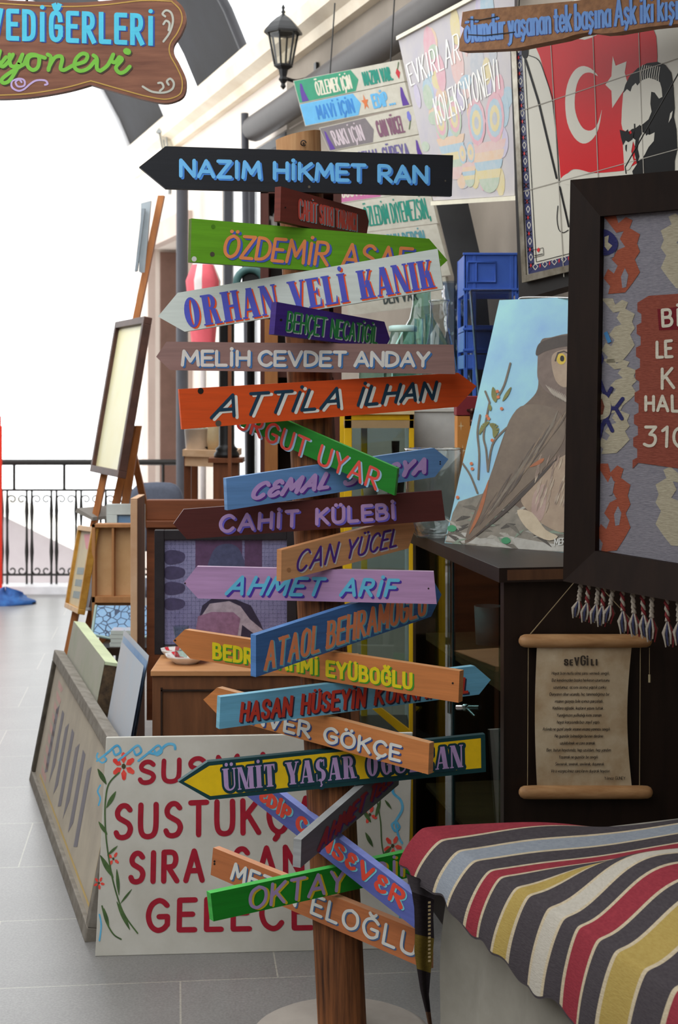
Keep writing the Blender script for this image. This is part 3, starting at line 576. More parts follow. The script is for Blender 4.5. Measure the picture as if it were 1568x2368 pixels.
mb.stroke(sus, [(226,1742),(224,1752),(236,1764),(246,1756),(238,1748)], 4, blu, .0009, curve=5); mb.stroke(sus, [(232,1816),(226,1830),(232,1846),(228,1862)], 4, blu, .0009, curve=5); mb.stroke(sus, [(230,2115),(234,2140),(230,2175)], 4, blu, .0009, curve=5)
def flower(x, y, r, n, ph=0, pl=sus):
    for i in range(n):
        an = ph+2*math.pi*i/n; c, s = math.cos(an), math.sin(an)
        mb.paint(pl, [(x+c*r*u-s*r*v, y+(s*r*u+c*r*v)*1.15) for u, v in ((.22,0),(.55,.24),(1,.16),(1.1,0),(1,-.16),(.55,-.24))], vm, .0010+i*2e-5)
    mb.paint(pl, [(x+r*.2*math.cos(q), y+r*.25*math.sin(q)) for q in (0,1,2,3,4,5,6)], drk, .0012)
flower(286, 1772, 26, 6, .5); flower(262, 1986, 14, 4, .6); flower(229, 2042, 12, 5, .2)
def leaf(x0, y0, x1, y1, wd_=9, pl=sus): mb.stroke(pl, [(x0+(x1-x0)*i/7, y0+(y1-y0)*i/7) for i in range(8)], wd_, grn, .0010, taper=True)
mb.stroke(sus, [(276,1786),(252,1812),(244,1850),(243,1900),(248,1960),(262,2040),(285,2110),(318,2158)], 3.5, grn, .0009, curve=6)
mb.stroke(sus, [(236,2095),(245,2130),(262,2160),(280,2172)], 3.5, grn, .0009, curve=6)
for q in ((226,1778,246,1814,11),(246,1868,268,1830,10),(228,1900,248,1930,9),(232,1978,262,2030,12),(248,1978,272,1956,6),(275,2070,270,2010,8),(278,2090,305,2056,5),(240,2100,252,2145,8),(270,2085,300,2150,10)): leaf(*q)
for q in ((880,1990,905,1958,9),(858,1902,838,1870,9),(868,1890,880,1850,8),(862,1958,845,1925,9),(905,1870,890,1850,6),(898,2040,908,2100,8)): leaf(*q)
flower(855,1884,17,4,.4); flower(908,1956,20,5,.2)
mb.stroke(sus, [(918,1800),(908,1830),(926,1850),(930,1872),(914,1900)], 6, blu, .0009, curve=5); mb.stroke(sus, [(914,1900),(906,1908),(914,1922),(924,1912),(914,1900),(922,1935),(930,1950)], 5, blu, .0009, curve=5); mb.stroke(sus, [(918,2080),(926,2110),(920,2140)], 5, blu, .0009, curve=5)
mb.stroke(sus, [(870,1800),(872,1850),(880,1900),(884,1960),(900,2020),(904,2090)], 3, grn, .0009, curve=5)
lab(mb.build('flower_border', t), 'painted vine with red flowers and blue curls')

# ---- things leaning to the left: planes along the stall edge
UU = U(-.274, .962, 0); NN = U(-.962, -.274, 0)       # along the edge (away), outwards to the left
def leaner(base, L, h, deg, th):
    """leaning panel: base near corner, length away, height, lean; returns corner, along, up, inward thickness"""
    a = math.radians(deg); up = -NN*math.sin(a)+U(0,0,math.cos(a)); nn = NN*math.cos(a)+U(0,0,math.sin(a))
    return V(base), UU*L, up*h, -nn*th, up, nn
frame_g = M('weathered grey frame', (142,137,128), .75, rgb2=(92,82,70), scale=22, amount=.9, bump=.3)
frame_d = M('dark weathered frame edge', (82,76,66), .8, rgb2=(52,46,38), scale=18)
pic_m = M('faded print', (184,174,156), .7, rgb2=(164,154,140), scale=5)
o, aL, aH, aT, up, nn = leaner(U(-.69, 4.22, 0.0), 1.83, .505, 11, .04)
t = thing('framed_picture', 'long weathered grey framed picture leaning low along the left edge of the stall', 'framed picture', o+aL*.5)
mb = MB(); fw = .04; u1 = UU; wv = up
mb.obox(o, aL, wv*fw, aT, frame_g); mb.obox(o+aH-wv*fw, aL, wv*fw, aT, frame_g); mb.obox(o+wv*fw, u1*fw, aH-wv*2*fw, aT, frame_g); mb.obox(o+aL-u1*fw+wv*fw, u1*fw, aH-wv*2*fw, aT, frame_d)
mb.build('frame', t, bevel=.003)
mb = MB(); mb.obox(o+u1*fw+wv*fw-nn*.014, aL-u1*2*fw, aH-wv*2*fw, -nn*.006, pic_m)
pl = Plane(o-nn*.014, nn); rp_ = flat('rose print', (196,158,150)); gp_ = flat('grey print', (128,124,130))
def onp(s, h): return o-nn*.0134+UU*s+up*h
for i in range(7):
    s0 = .5+i*.16; mb.face([onp(s0,.12+.03*(i%3)), onp(s0+.07,.1), onp(s0+.09,.33+.03*(i%2)), onp(s0+.02,.36)], gp_)
for i in range(9): mb.face([onp(1.45+.03*(i%3),.08+i*.04), onp(1.62-.02*(i%2),.08+i*.04), onp(1.64,.105+i*.04), onp(1.47,.1+i*.04)], rp_)
oc = flat('ochre print line', (200,172,110)); mb.face([onp(.1,.06), onp(.115,.06), onp(.115,.40), onp(.1,.40)], oc); mb.face([onp(.1,.06), onp(1.65,.06), onp(1.65,.07), onp(.1,.07)], oc)
mb.build('picture', t)
# thick pale green edged canvas
cg = M('murky green painting', (150,156,134), .7, rgb2=(176,168,160), scale=5, amount=.9); ce = M('pale green canvas edge', (206,216,176), .7)
def canvas(name, label, base, L, h, deg, th, mface, medge, group=None):
    o, aL, aH, aT, up, nn = leaner(base, L, h, deg, th); mb = MB()
    mb.obox(o, aL, aH, aT, medge); t = thing(name, label, 'painting', o+aL*.5, group)
    if th > .02: mb.obox(o-UU*.001, UU*.001, aH-up*.01, aT, M('mottled canvas end', (96,76,54), .8, rgb2=(50,40,30), scale=40)); mb.build('stretched_edge', t)
    mb = MB(); q = nn*.0008; mb.face([o+q, o+q+aL, o+q+aL+aH, o+q+aH], mface); mb.build('picture', t); return t
def topnear(px, py, d, h, deg):     # base corner such that the near top corner shows at that pixel
    a = math.radians(deg); p = P(px, py, d); up = -NN*math.sin(a)+U(0,0,math.cos(a)); return p-up*h
def canvas_top(name, label, px, py, d, L, deg, th, mf, me, group=None):
    a = math.radians(deg); p = P(px, py, d); h = p.z/math.cos(a)-.002
    return canvas(name, label, topnear(px, py, d, h, deg), L, h, deg, th, mf, me, group)
canvas_top('canvas_painting', 'thick canvas with pale green edge and murky green scene, behind the long grey frame', 243, 1530, 5.1, .93, 11, .045, cg, ce)
lb = M('hazy blue seascape', (178,192,204), .6, rgb2=(196,190,190), scale=4, amount=.9); le = M('white board edge', (226,226,222), .6)
gl_ = 'thin pale blue paintings leaning in a row'
canvas_top('canvas_painting', 'thin pale blue seascape board, outermost of three leaning together', 333, 1540, 4.6, .47, 10.5, .008, lb, le, gl_)
canvas_top('canvas_painting', 'thin pale blue seascape board, middle of three leaning together', 341, 1529, 4.62, .5, 10.5, .008, M('deeper blue seascape', (120,150,186), .6, rgb2=(160,178,200), scale=4), le, gl_)
canvas_top('canvas_painting', 'thin pale blue seascape board, tallest and innermost of three leaning together', 345, 1516, 4.66, .53, 9.0, .008, lb, le, gl_)

# ---- low wooden box (chest) with the saucers, and the headboard-like panel
zc = 1.5-650*4.5/3600
t = thing('wooden_chest', 'old brown wooden chest behind the white painted board, saucers on top', 'chest', U(-.3,4.65,0))
x0, x1 = (352-CX)/F*4.5, .06
mb = MB(); old = wood('old chest wood', (124,80,50), (72,44,28), axis=(16,16,2), scale=2)
mb.box((x0, 4.5, .0), (x1, 4.79, zc-.016), old); mb.build('body', t, bevel=.003)
mb = MB(); mb.box((x0-.004, 4.492, zc-.016), (x1, 4.79, zc), tan); lab(mb.build('top', t, bevel=.002), 'tan veneered top')
mb = MB(); mb.box((x0+.025,4.494,.05), (x0+.03,4.5,zc-.05), dark); mb.box((x0+.025,4.494,zc-.06),(x1-.03,4.5,zc-.055), dark); mb.build('front_panel', t)
t = thing('wooden_bedhead', 'reddish brown wooden panel with square post, standing behind the chest', 'wood panel', U(-.4,5.35,0))
d = 5.3; xl = (302-CX)/F*d; xr = (334-CX)/F*d; zt = H+(HY-1155)/F*d; lw = M('post wood painted lit', (206,170,138), .5, rgb2=(186,142,104), scale=5)  # paler copy of the post wood, daylight painted on front and top
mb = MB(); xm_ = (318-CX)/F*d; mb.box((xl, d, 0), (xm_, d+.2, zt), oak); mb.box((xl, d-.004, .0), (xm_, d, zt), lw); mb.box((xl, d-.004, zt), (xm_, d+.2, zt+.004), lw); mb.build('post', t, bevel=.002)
mb = MB(); xe = (660-CX)/F*d; mb.box((xr, d+.05, zt-.075), (xe, d+.09, zt-.005), oak_h); mb.box((xr, d+.03, zt-.1), (xe, d+.09, zt-.075), oak_h); mb.build('top_rail', t, bevel=.003)
mb = MB(); mb.box((xr, d+.06, .36), (xe, d+.085, zt-.1), oak_h); mb.build('panel', t)
# framed puzzle standing on the chest
d = 4.76; t = thing('framed_puzzle', 'black framed jigsaw puzzle in hazy violet, standing on the wooden chest', 'framed puzzle', P(530,1512,d)+U(0,0,0))
z0 = zc+.0005; lx = (357-CX)/F*d; rx = (686-CX)/F*d; z1 = H+(HY-1226)/F*d; bf = M('black frame paint', (40,36,40), .5, rgb2=(30,26,30), scale=20)
mb = MB(); fw = .03
for q in (((lx,d,z0),(lx+fw,d+.025,z1)), ((rx-fw,d,z0),(rx,d+.025,z1)), ((lx+fw,d,z0),(rx-fw,d+.025,z0+fw)), ((lx+fw,d,z1-fw),(rx-fw,d+.025,z1))): mb.box(*q, bf)
mb.build('frame', t, bevel=.002)
def puzzle_mat():
    m = M('violet puzzle print', (150,150,186), .35, rgb2=(96,92,132), scale=7, amount=.8); nt = m.node_tree; N = nt.nodes; L = nt.links; b = N['Principled BSDF']
    vo = N.new('ShaderNodeTexBrick'); vo.inputs['Scale'].default_value = 1; vo.inputs['Brick Width'].default_value = .0125; vo.inputs['Row Height'].default_value = .0125; vo.offset = 0; vo.inputs['Mortar Size'].default_value = .0006
    tc = N.new('ShaderNodeTexCoord'); sp_ = N.new('ShaderNodeSeparateXYZ'); cb = N.new('ShaderNodeCombineXYZ'); L.new(tc.outputs['Object'], sp_.inputs[0])
    nz = N.new('ShaderNodeTexNoise'); nz.inputs['Scale'].default_value = 180; mp = N.new('ShaderNodeVectorMath'); mp.operation = 'MULTIPLY_ADD'; mp.inputs[1].default_value = (.008,.008,.008)
    L.new(sp_.outputs['X'], cb.inputs['X']); L.new(sp_.outputs['Z'], cb.inputs['Y']); L.new(tc.outputs['Object'], nz.inputs['Vector']); L.new(nz.outputs['Color'], mp.inputs[0]); L.new(cb.outputs[0], mp.inputs[2]); L.new(mp.outputs[0], vo.inputs['Vector'])
    vo.inputs['Color1'].default_value = vo.inputs['Color2'].default_value = (1,1,1,1); vo.inputs['Mortar'].default_value = (.45,.45,.5,1)
    src = b.inputs['Base Color'].links[0].from_socket; mx = N.new('ShaderNodeMixRGB'); mx.blend_type = 'MULTIPLY'; mx.inputs[0].default_value = 1
    L.new(src, mx.inputs[1]); L.new(vo.outputs['Color'], mx.inputs[2]); L.new(mx.outputs[0], b.inputs['Base Color']); return m
pm = puzzle_mat()
mb = MB(); mb.box((lx+fw, d+.012, z0+fw), (rx-fw, d+.018, z1-fw), pm); pz = Plane((0,d+.012,0), (0,-1,0))
def pzm(n, c): 
    return M('puzzle '+n, c, .35, rgb2=tuple(x*.85 for x in c), scale=60)
for i, (y, hh) in enumerate(((1290,26),(1326,24),(1362,24),(1398,22))): mb.paint(pz, [(382,y-hh*.5),(400,y-hh*.7),(426,y-hh*.4),(424,y+hh*.3),(398,y+hh*.6),(382,y+hh*.4)], pzm('plum', (78,72,104)), .0006, curve=4)
mb.paint(pz, [(452,1250),(560,1250),(560,1318),(452,1318)], pzm('mulberry', (98,72,104)), .0006); mb.paint(pz, [(566,1250),(606,1250),(606,1318),(566,1318)], pzm('mulberry', (98,72,104)), .0006)
mb.paint(pz, [(486,1318),(488,1285),(505,1262),(535,1258),(556,1275),(562,1318)], pzm('teal turban', (84,88,120)), .0009, curve=4)
mb.paint(pz, [(455,1480),(458,1440),(468,1400),(490,1384),(540,1384),(580,1400),(602,1440),(622,1490),(560,1490),(545,1450),(530,1500),(455,1500)], pzm('shadow', (58,52,74)), .0008)
mb.paint(pz, [(452,1512),(462,1430),(485,1396),(530,1390),(556,1402),(578,1432),(612,1460),(600,1475),(560,1445),(552,1512)], pzm('skin', (176,164,178)), .0010)
mb.paint(pz, [(450,1470),(458,1425),(490,1415),(540,1416),(556,1430),(548,1480),(548,1512),(450,1512)], pzm('rose robe', (150,112,142)), .0012)
mb.build('puzzle_picture', t)
# saucers with tea glass
por = M('white porcelain', (236,232,226), .25); prd = flat('red petals on porcelain', (222,62,70), .3)
def saucer(c, r, label, cat='saucer'):
    t = thing('saucer', label, cat, c, 'painted tea saucers on the chest')
    mb = MB(); c = V(c); prof = [(.0,.002),(r*.4,.002),(r*.55,0),(r*.6,.004),(r*.95,.02),(r,.027),(r*.9,.024),(r*.55,.01),(0,.008)]
    rows = [[c+U(q*(1+(.04*math.sin(9*a*2*math.pi/36) if i in (4,5,6) else 0))*math.cos(a*2*math.pi/36), q*(1+(.04*math.sin(9*a*2*math.pi/36) if i in (4,5,6) else 0))*math.sin(a*2*math.pi/36), z) for a in range(36)] for i, (q, z) in enumerate(prof)]
    mb.grid(rows, por, closed=True); mb.build('dish', t)
    mb = MB()
    for k in range(6):
        a0 = k*1.047+.3; q = [(a0-.22,.62),(a0+.22,.62),(a0+.2,.9),(a0-.2,.9)]
        mb.face([c+U(r*rr*math.cos(an), r*rr*math.sin(an), .0155+(rr-.62)*.043) for an, rr in q], prd)
    mb.build('petal_pattern', t)
    return t
c1 = U((431-CX)/F*4.62, 4.62, zc); c2 = U((415-CX)/F*4.71, 4.71, zc)
saucer(c1, .063, 'white fluted saucer with red petals, nearer of two on the chest'); saucer(U((402-CX)/F*4.715,4.716,zc), .04, 'white fluted saucer with red petals, farther of two, partly behind the tea glass')
clear = glass('clear tumbler glass', (225,240,236), .93)
single('tea_glass', 'small clear waisted tea glass standing in the nearer saucer', 'glass', lambda m: m.lathe(c1+U(-.016,.0,.011), [(0,.001),(.017,0),(.02,.012),(.016,.035),(.015,.05),(.022,.085),(.024,.098)], clear, 20))

# ---- easel
ez = wood('easel wood', (186,118,60), (140,82,40), axis=(16,16,2), scale=2)
d = 6.9; t = thing('easel', 'tall brown wooden easel holding a narrow framed picture, left of the signpost', 'easel', (P(110,1683,d).x+.25, d, 0))
mast0, mast1 = P(365,452,d-.05), P(215,1180,d-.25)
dirn = (mast1-mast0).normalized(); foot = mast1+dirn*((mast1.z-.012)/-dirn.z)
mb = MB(); sd_ = U(.028,0,0); mb.obox(foot, sd_, U(0,.04,0), mast0-foot, ez); mb.build('mast', t)
for off, nm in ((.03,'leg'), (.13,'leg')):
    mb = MB(); p1 = P(293,985,d-.1)+U(off*.2,0.03,0); p0 = U(foot.x+off*1.0+.02, foot.y+.03, .0); mb.obox(p0, U(.034,0,0), U(0,.03,0), p1-p0, ez); mb.build('leg', t)
mb = MB(); p1 = P(292,1015,d); p0 = U(P(400,1290,d+.3).x, d+.75, 0); mb.obox(p0, U(.03,0,0), U(0,.03,0), p1-p0, ez); mb.build('back_leg', t)
mb = MB(); sl = M('pale metal clamp', (176,186,192), .4); mb.prism([P(326,470,6.8),P(349,464,6.8),P(334,636,6.8),P(321,628,6.8)], (0,.03,0), sl); mb.prism([P(328,482,6.76),P(335,482,6.76),P(317,626,6.76),P(311,628,6.76)], (0,.03,0), M('grey clamp', (150,160,168), .4)); lab(mb.build('top_clamp', t), 'pale grey metal clamp strip')
mb = MB(); lg = M('grey shelf paint', (150,146,140), .6); mb.prism([P(178,1175,6.62),P(214,1196,6.62),P(214,1204,6.62),P(174,1184,6.62)], (.10,.15,0), lg); lab(mb.build('tray', t), 'grey painted shelf')
def quad_frame(name, label, cat, q, fw, fm, pm_, th, group=None, art=None):
    """framed panel through four corner points TL TR BR BL"""
    tl, tr, br, bl_ = [V(x) for x in q]; n = (tr-tl).cross(bl_-tl).normalized()
    if n.dot(U(0,0,H)-tl) < 0: n = -n
    t = thing(name, label, cat, (bl_+br)/2, group); mb = MB()
    ux, uy = (tr-tl).normalized(), (bl_-tl).normalized()
    L1, L2 = (tr-tl).length, (bl_-tl).length
    for o_, a_, b_ in ((tl, ux*L1, uy*fw), (bl_-uy*fw, ux*L1, uy*fw), (tl+uy*fw, ux*fw, uy*(L2-2*fw)), (tr-ux*fw+uy*fw, ux*fw, uy*(L2-2*fw))): mb.obox(o_, a_, b_, -n*th, fm)
    mb.build('frame', t, bevel=.002)
    mb = MB(); mb.obox(tl+(ux+uy)*fw-n*th*.5, ux*(L1-2*fw), uy*(L2-2*fw), -n*th*.4, pm_)
    if art: art(mb, tl, ux*L1, uy*L2, n, -th*.5)
    mb.build('picture', t); return t
dk_f = M('dark walnut frame', (84,54,44), .5, rgb2=(60,38,30), scale=12)
q = [P(266,744,6.95), P(334,731,6.45), P(273,1106,6.3), P(207,1090,6.8)]
quad_frame('framed_picture', 'narrow dark framed pale yellow picture standing high on the easel', 'framed picture', q, .03, dk_f, M('pale yellow print', (232,228,196), .4, rgb2=(226,216,160), scale=2), .035)
gold = M('gilt frame', (206,156,72), .35, rgb2=(170,118,44), scale=20, metal=.3)
def art(mb, tl, u, v, n, l):
    q = lambda a, b: tl+u*a+v*b+n*(l+.0008)
    mb.face([q(.3,.1), q(.88,.08), q(.88,.28), q(.6,.26)], flat('pink print', (226,150,156)))
    for i in range(3): mb.face([q(.25,.5+i*.14), q(.7,.48+i*.14), q(.7,.56+i*.14), q(.25,.58+i*.14)], flat('grey blocks', (150,160,160)))
q = [P(180,1214,6.75), P(213,1218,6.35), P(184,1428,6.28), P(148,1404,6.7)]
quad_frame('framed_picture', 'narrow gilt framed print with pink corner, hanging low on the easel', 'framed picture', q, .022, gold, M('parchment print', (214,198,160), .6, rgb2=(196,180,150), scale=5), .03, art=art)
q = [P(207,1296,6.9), P(222,1290,6.6), P(206,1408,6.55), P(194,1412,6.85)]
quad_frame('framed_picture', 'slim grey framed panel just behind the gilt framed print', 'framed picture', q, .012, M('light grey frame', (190,196,196), .5), M('grey print', (176,184,182), .6), .02)

# ---- low table behind the canvases with tray, tiles and white framed picture
t = thing('low_table', 'dark low table mostly hidden behind the leaning canvases', 'table', U(-.7,6.3,0))
mb = MB(); mb.box((-.93,6.02,.47), (-.5,6.62,.5), dark); mb.build('tabletop', t)
for x in (-.92,-.54):
    for y in (6.03,6.57): mb = MB(); mb.box((x,y,0), (x+.04,y+.04,.47), dark); mb.build('leg', t)
d = 6.34; t = thing('wooden_tray', 'light wooden compartment tray standing upright on the low table', 'tray', P(260,1470,d))
lx, rx, z1 = (212-CX)/F*d, (318-CX)/F*d, H+(HY-1212)/F*d; z0 = .5; tw = .014
mb = MB()
for q in (((lx,d,z0),(lx+tw,d+.06,z1)), ((rx-tw,d,z0),(rx,d+.06,z1)), ((lx,d,z1-tw),(rx,d+.06,z1)), ((lx,d,z0),(rx,d+.06,z0+tw)), ((lx,d,z0+.13),(rx,d+.06,z0+.155))): mb.box(*q, oak_l)
mb.build('rim', t, bevel=.001)
mb = MB(); mb.box((lx+.003,d+.05,z0+.003),(rx-.003,d+.062,z1-.003), M('plywood', (214,176,130), .6, rgb2=(196,154,106), scale=6)); mb.build('back', t)
mb = MB(); xm = (258-CX)/F*d; mb.box((xm,d+.004,z0+.15),(xm+.009,d+.052,z1-tw), oak_l); mb.box((rx-.02,d+.004,z0+.15),(rx-.012,d+.052,z1-tw), oak_l); mb.build('divider', t)
d = 6.55
q = [P(246,1166,d), P(334,1166,d), P(334,1300,d), P(246,1300,d)]; zz = .5
q = [U(p.x, p.y, p.z if i < 2 else zz) for i, p in enumerate(q)]
quad_frame('framed_picture', 'small picture of blue water in a wide white frame behind the wooden tray', 'framed picture', q, .045, M('white moulded frame', (222,232,230), .4), M('blue water print', (120,160,204), .4, rgb2=(150,184,214), scale=8), .03)
def tile_mat():
    m = M('blue glazed mosaic', (92,140,190), .15, rgb2=(150,186,214), scale=10, amount=.9); nt = m.node_tree; N = nt.nodes; L = nt.links; b = N['Principled BSDF']
    v = N.new('ShaderNodeTexVoronoi'); v.feature = 'DISTANCE_TO_EDGE'; v.inputs['Scale'].default_value = 34; r = N.new('ShaderNodeMath'); r.operation = 'GREATER_THAN'; r.inputs[1].default_value = .06
    src = b.inputs['Base Color'].links[0].from_socket; mx = N.new('ShaderNodeMixRGB'); mx.inputs[1].default_value = (*lin((40,60,90)), 1)
    tc = N.new('ShaderNodeTexCoord'); L.new(tc.outputs['Object'], v.inputs['Vector']); L.new(v.outputs['Distance'], r.inputs[0]); L.new(r.outputs[0], mx.inputs[0]); L.new(src, mx.inputs[2]); L.new(mx.outputs[0], b.inputs['Base Color']); return m
def dish(m):
    c = U((285-CX)/F*6.2, 6.2, .516); rows = []
    for i in range(7):
        v_ = i/6; rows.append([c+U(-.12+.26*u/8, .08*v_*1.3-.03, .012+.10*v_-.02*math.sin(math.pi*u/8)*(1-v_)) for u in range(9)])
    m.grid(rows, tile_mat()); m.grid([[p+U(0,.012,-.004) for p in r] for r in rows], M('grey green underside', (150,172,168), .5))
    e = M('grey green rim', (160,184,178), .5); m.tube([p for p in rows[0]], .006, e, 6); m.tube([r[0] for r in rows], .006, e, 6)
single('mosaic_tile_dish', 'blue mosaic tile dish tilted up in front of the wooden tray', 'dish', dish)
for i in range(4):
    def st_(m, i=i):
        c = U((281-CX)/F*6.08+.004*(i % 2), 6.08, .5+.016*i); m.box((c.x-.04,c.y-.045,c.z+.001), (c.x+.045,c.y+.045,c.z+.0155), M('painted coaster edge', (206,214,208), .4)); m.box((c.x-.038,c.y-.043,c.z+.0154), (c.x+.043,c.y+.043,c.z+.016), M('painted coaster face', (150,180,196), .3, rgb2=(220,190,190), scale=40, amount=.7))
    single('coaster', ['painted coaster at the bottom of the small stack by the mosaic dish', 'painted coaster second from the bottom of the small stack', 'painted coaster second from the top of the small stack', 'pale blue painted coaster on top of the small stack by the mosaic dish'][i], 'coaster', st_, 'stack of painted coasters')

# ---- grey chair, pine side table with pots, black standing column
d = 8.4; t = thing('chair', 'grey rounded upholstered chair seen behind the wooden panel', 'chair', U((360-CX)/F*d, d, 0)); cx_ = (360-CX)/F*d
gf = M('slate grey fabric', (96,102,118), .8, scale=60); zt = H+(HY-1116)/F*d
mb = MB(); rows = [[U(cx_+.145*math.copysign(abs(math.cos(a*math.pi/12))**.5, math.cos(a*math.pi/12))*s, d+y, .62+(zt-.62)*(.5+.5*math.copysign(abs(math.sin(a*math.pi/12))**.5, math.sin(a*math.pi/12))*s)) for a in range(24)] for s, y in ((.01,.0),(.8,0),(1,.02),(1,.05),(.8,.07),(.01,.07))]
mb.grid(rows, gf, closed=True); mb.build('backrest', t)
mb = MB(); mb.box((cx_-.2,d-.35,.42),(cx_+.2,d+.04,.48), gf); mb.build('seat', t, bevel=.02)
for x in (-.17,.14):
    for y in (-.33,.0): mb = MB(); mb.box((cx_+x,d+y,0),(cx_+x+.03,d+y+.03,.42 if y < 0 else .64), iron); mb.build('leg', t)
d = 7.2; x0, x1 = (422-CX)/F*d, (552-CX)/F*d; zt = H+(HY-1040)/F*d
t = thing('side_table', 'tall pale pine table holding pots beside the black column', 'table', U((x0+x1)/2, d+.2, 0))
pine = wood('pale pine', (222,190,156), (196,156,118), axis=(2,14,14), scale=2)
mb = MB(); mb.obox(U(x0,d,zt-.03), U(x1-x0,-.18,0), U(.0,.4,0), U(0,0,.03), pine); mb.build('tabletop', t)
mb = MB(); mb.obox(U(x0+.01,d+.01,zt-.075), U(x1-x0-.02,-.176,0), U(0,.012,0), U(0,0,.045), pine); mb.build('apron', t)
for i, (x, y) in enumerate(((x0+.005,d+.02),(x0+.005,d+.36),(x1-.04,d+.16))): mb = MB(); mb.box((x,y,0),(x+.032,y+.032,zt-.03), oak); mb.build('leg', t)
d2 = 6.85; c = U((524-CX)/F*d2, d2, 0); zb = H+(HY-1058)/F*d2
t = thing('pedestal', 'square brown wooden pedestal carrying the black column', 'pedestal', c); mb = MB(); mb.box((c.x-.055,d2-.055,0),(c.x+.055,d2+.055,zb), oak); mb.box((c.x-.06,d2-.06,0),(c.x+.06,d2+.06,.05), oak); mb.build('block', t, bevel=.003)
mb = MB(); mb.box((c.x-.075,d2-.075,zb-.02),(c.x+.075,d2+.075,zb-.0002), oak); mb.build('cap', t)
single('black_column', 'slender black turned column standing on the brown pedestal', 'column', lambda m: m.lathe(U(c.x,d2,zb), [(0,0),(.055,0),(.056,.016),(.046,.03),(.05,.038),(.036,.05),(.034,.06),(.034,.66),(.042,.67),(.042,.69),(.03,.7),(0,.7)], blk, 20))
single('brown_batten', 'thin brown wooden batten upright in front of the black column', 'batten', lambda m: m.box(((527-CX)/F*6.6, 6.6, 0), ((535-CX)/F*6.6, 6.62, H+(HY-752)/F*6.6), oak))
pot = U((458-CX)/F*7.28, 7.26, zt)
t = thing('plant_pot', 'white pot with two small green plants on the pine table', 'plant', pot)
mb = MB(); mb.lathe(pot, [(0,.001),(.055,0),(.062,.1),(.066,.1),(.06,.09),(0,.085)], por, 20); mb.lathe(pot+U(.02,-.0,0), [(0,.0),(.04,.0005),(.045,.012),(0,.014)], blk, 16); mb.build('pot', t)
mb = MB(); gr = M('fresh green leaf', (74,130,50), .6)
for i in range(16):
    a = i*2.4; r = .02+.035*(i % 4)/3; p0 = pot+U(r*.4*math.cos(a), r*.4*math.sin(a), .085); p1 = p0+U(r*math.cos(a)*1.4, r*math.sin(a)*1.4, .05+.03*(i % 3)); s_ = U(-math.sin(a), math.cos(a), 0)*.012
    mb.face([p0, (p0+p1)/2+s_, p1, (p0+p1)/2-s_], gr)
mb.build('foliage', t)
single('jar', 'tall beige jar on the pine table right of the white pot', 'jar', lambda m: m.lathe(U((498-CX)/F*7.28,7.2,zt), [(0,0),(.028,0),(.034,.05),(.03,.1),(.02,.13),(.024,.15),(0,.15)], M('beige glaze', (196,176,140), .3), 18))
# red and white closed parasol
d = 7.8; t = thing('parasol', 'closed red and white parasol hanging behind the grey and mauve boards', 'parasol', P(475,1000,d)); cr = M('red canvas', (236,104,116), .6); cw = M('white canvas', (240,232,230), .6)
ax = U((470-CX)/F*d, d, 0)
mb = MB(); za = lambda py: H+(HY-py)/F*d
mb.grid([[ax+U(r*math.cos(a*math.pi/12)*(1+.12*math.sin(a*math.pi/2)), r*math.sin(a*math.pi/12), z) for a in range(24)] for r, z in ((.005,za(598)),(.05,za(612)),(.08,za(650)),(.07,za(700)),(.055,za(790)),(.06,za(800)),(.0,za(800)))], cr, mfun=lambda i, j: cw if (i < 1 or (j % 8) < 2) and i < 3 else cr, closed=True); mb.build('canopy', t)
mb = MB(); mb.tube([ax+U(0,0,za(590)), ax+U(0,0,0)], .014, cw, 8); mb.build('pole', t)
# tall dark cabinet behind the signpost
d = 5.7; x0, x1 = (602-CX)/F*d, (790-CX)/F*d; t = thing('wall_cabinet', 'tall narrow dark wooden cabinet standing behind the signpost', 'cabinet', U((x0+x1)/2,d,0)); rw = wood('red brown wood', (92,50,40), (62,32,26), axis=(16,16,2), scale=2); z1 = H+(HY-428)/F*d
mb = MB(); mb.box((x0,d,0),(x0+.03,d+.22,z1), rw); mb.box((x1-.03,d,0),(x1,d+.22,z1), rw); mb.box((x0,d+.2,0),(x1,d+.22,z1), dark); mb.box((x0,d,z1-.03),(x1,d+.22,z1), rw); mb.box((x0,d,0),(x1,d+.22,.06), rw); mb.build('body', t)
for py in (528, 690, 860, 1010): mb = MB(); z = H+(HY-py)/F*d; mb.box((x0+.03,d+.01,z-.02),(x1-.03,d+.2,z), rw); mb.build('shelf', t)
mb = MB(); mb.box(((612-CX)/F*(d-.06), d-.06, 0), ((642-CX)/F*(d-.06), d-.03, H+(HY-740)/F*d), wood('amber wood', (168,112,62), (128,80,42), axis=(16,16,2), scale=2)); lab(mb.build('door', t), 'amber wooden door edge')
zs_ = H+(HY-528)/F*d
single('ornament', 'white curled ornament on the top shelf of the dark cabinet', 'ornament', lambda m: (m.tube(catmull([(-.275+.0,d+.1,zs_+.012),(-.272,d+.09,zs_+.04),(-.25,d+.09,zs_+.045),(-.245,d+.09,zs_+.012)],5), .009, por, 8), m.tube(catmull([(-.24,d+.1,zs_+.01),(-.236,d+.09,zs_+.06),(-.21,d+.09,zs_+.06),(-.205,d+.09,zs_+.01)],5), .01, por, 8)))
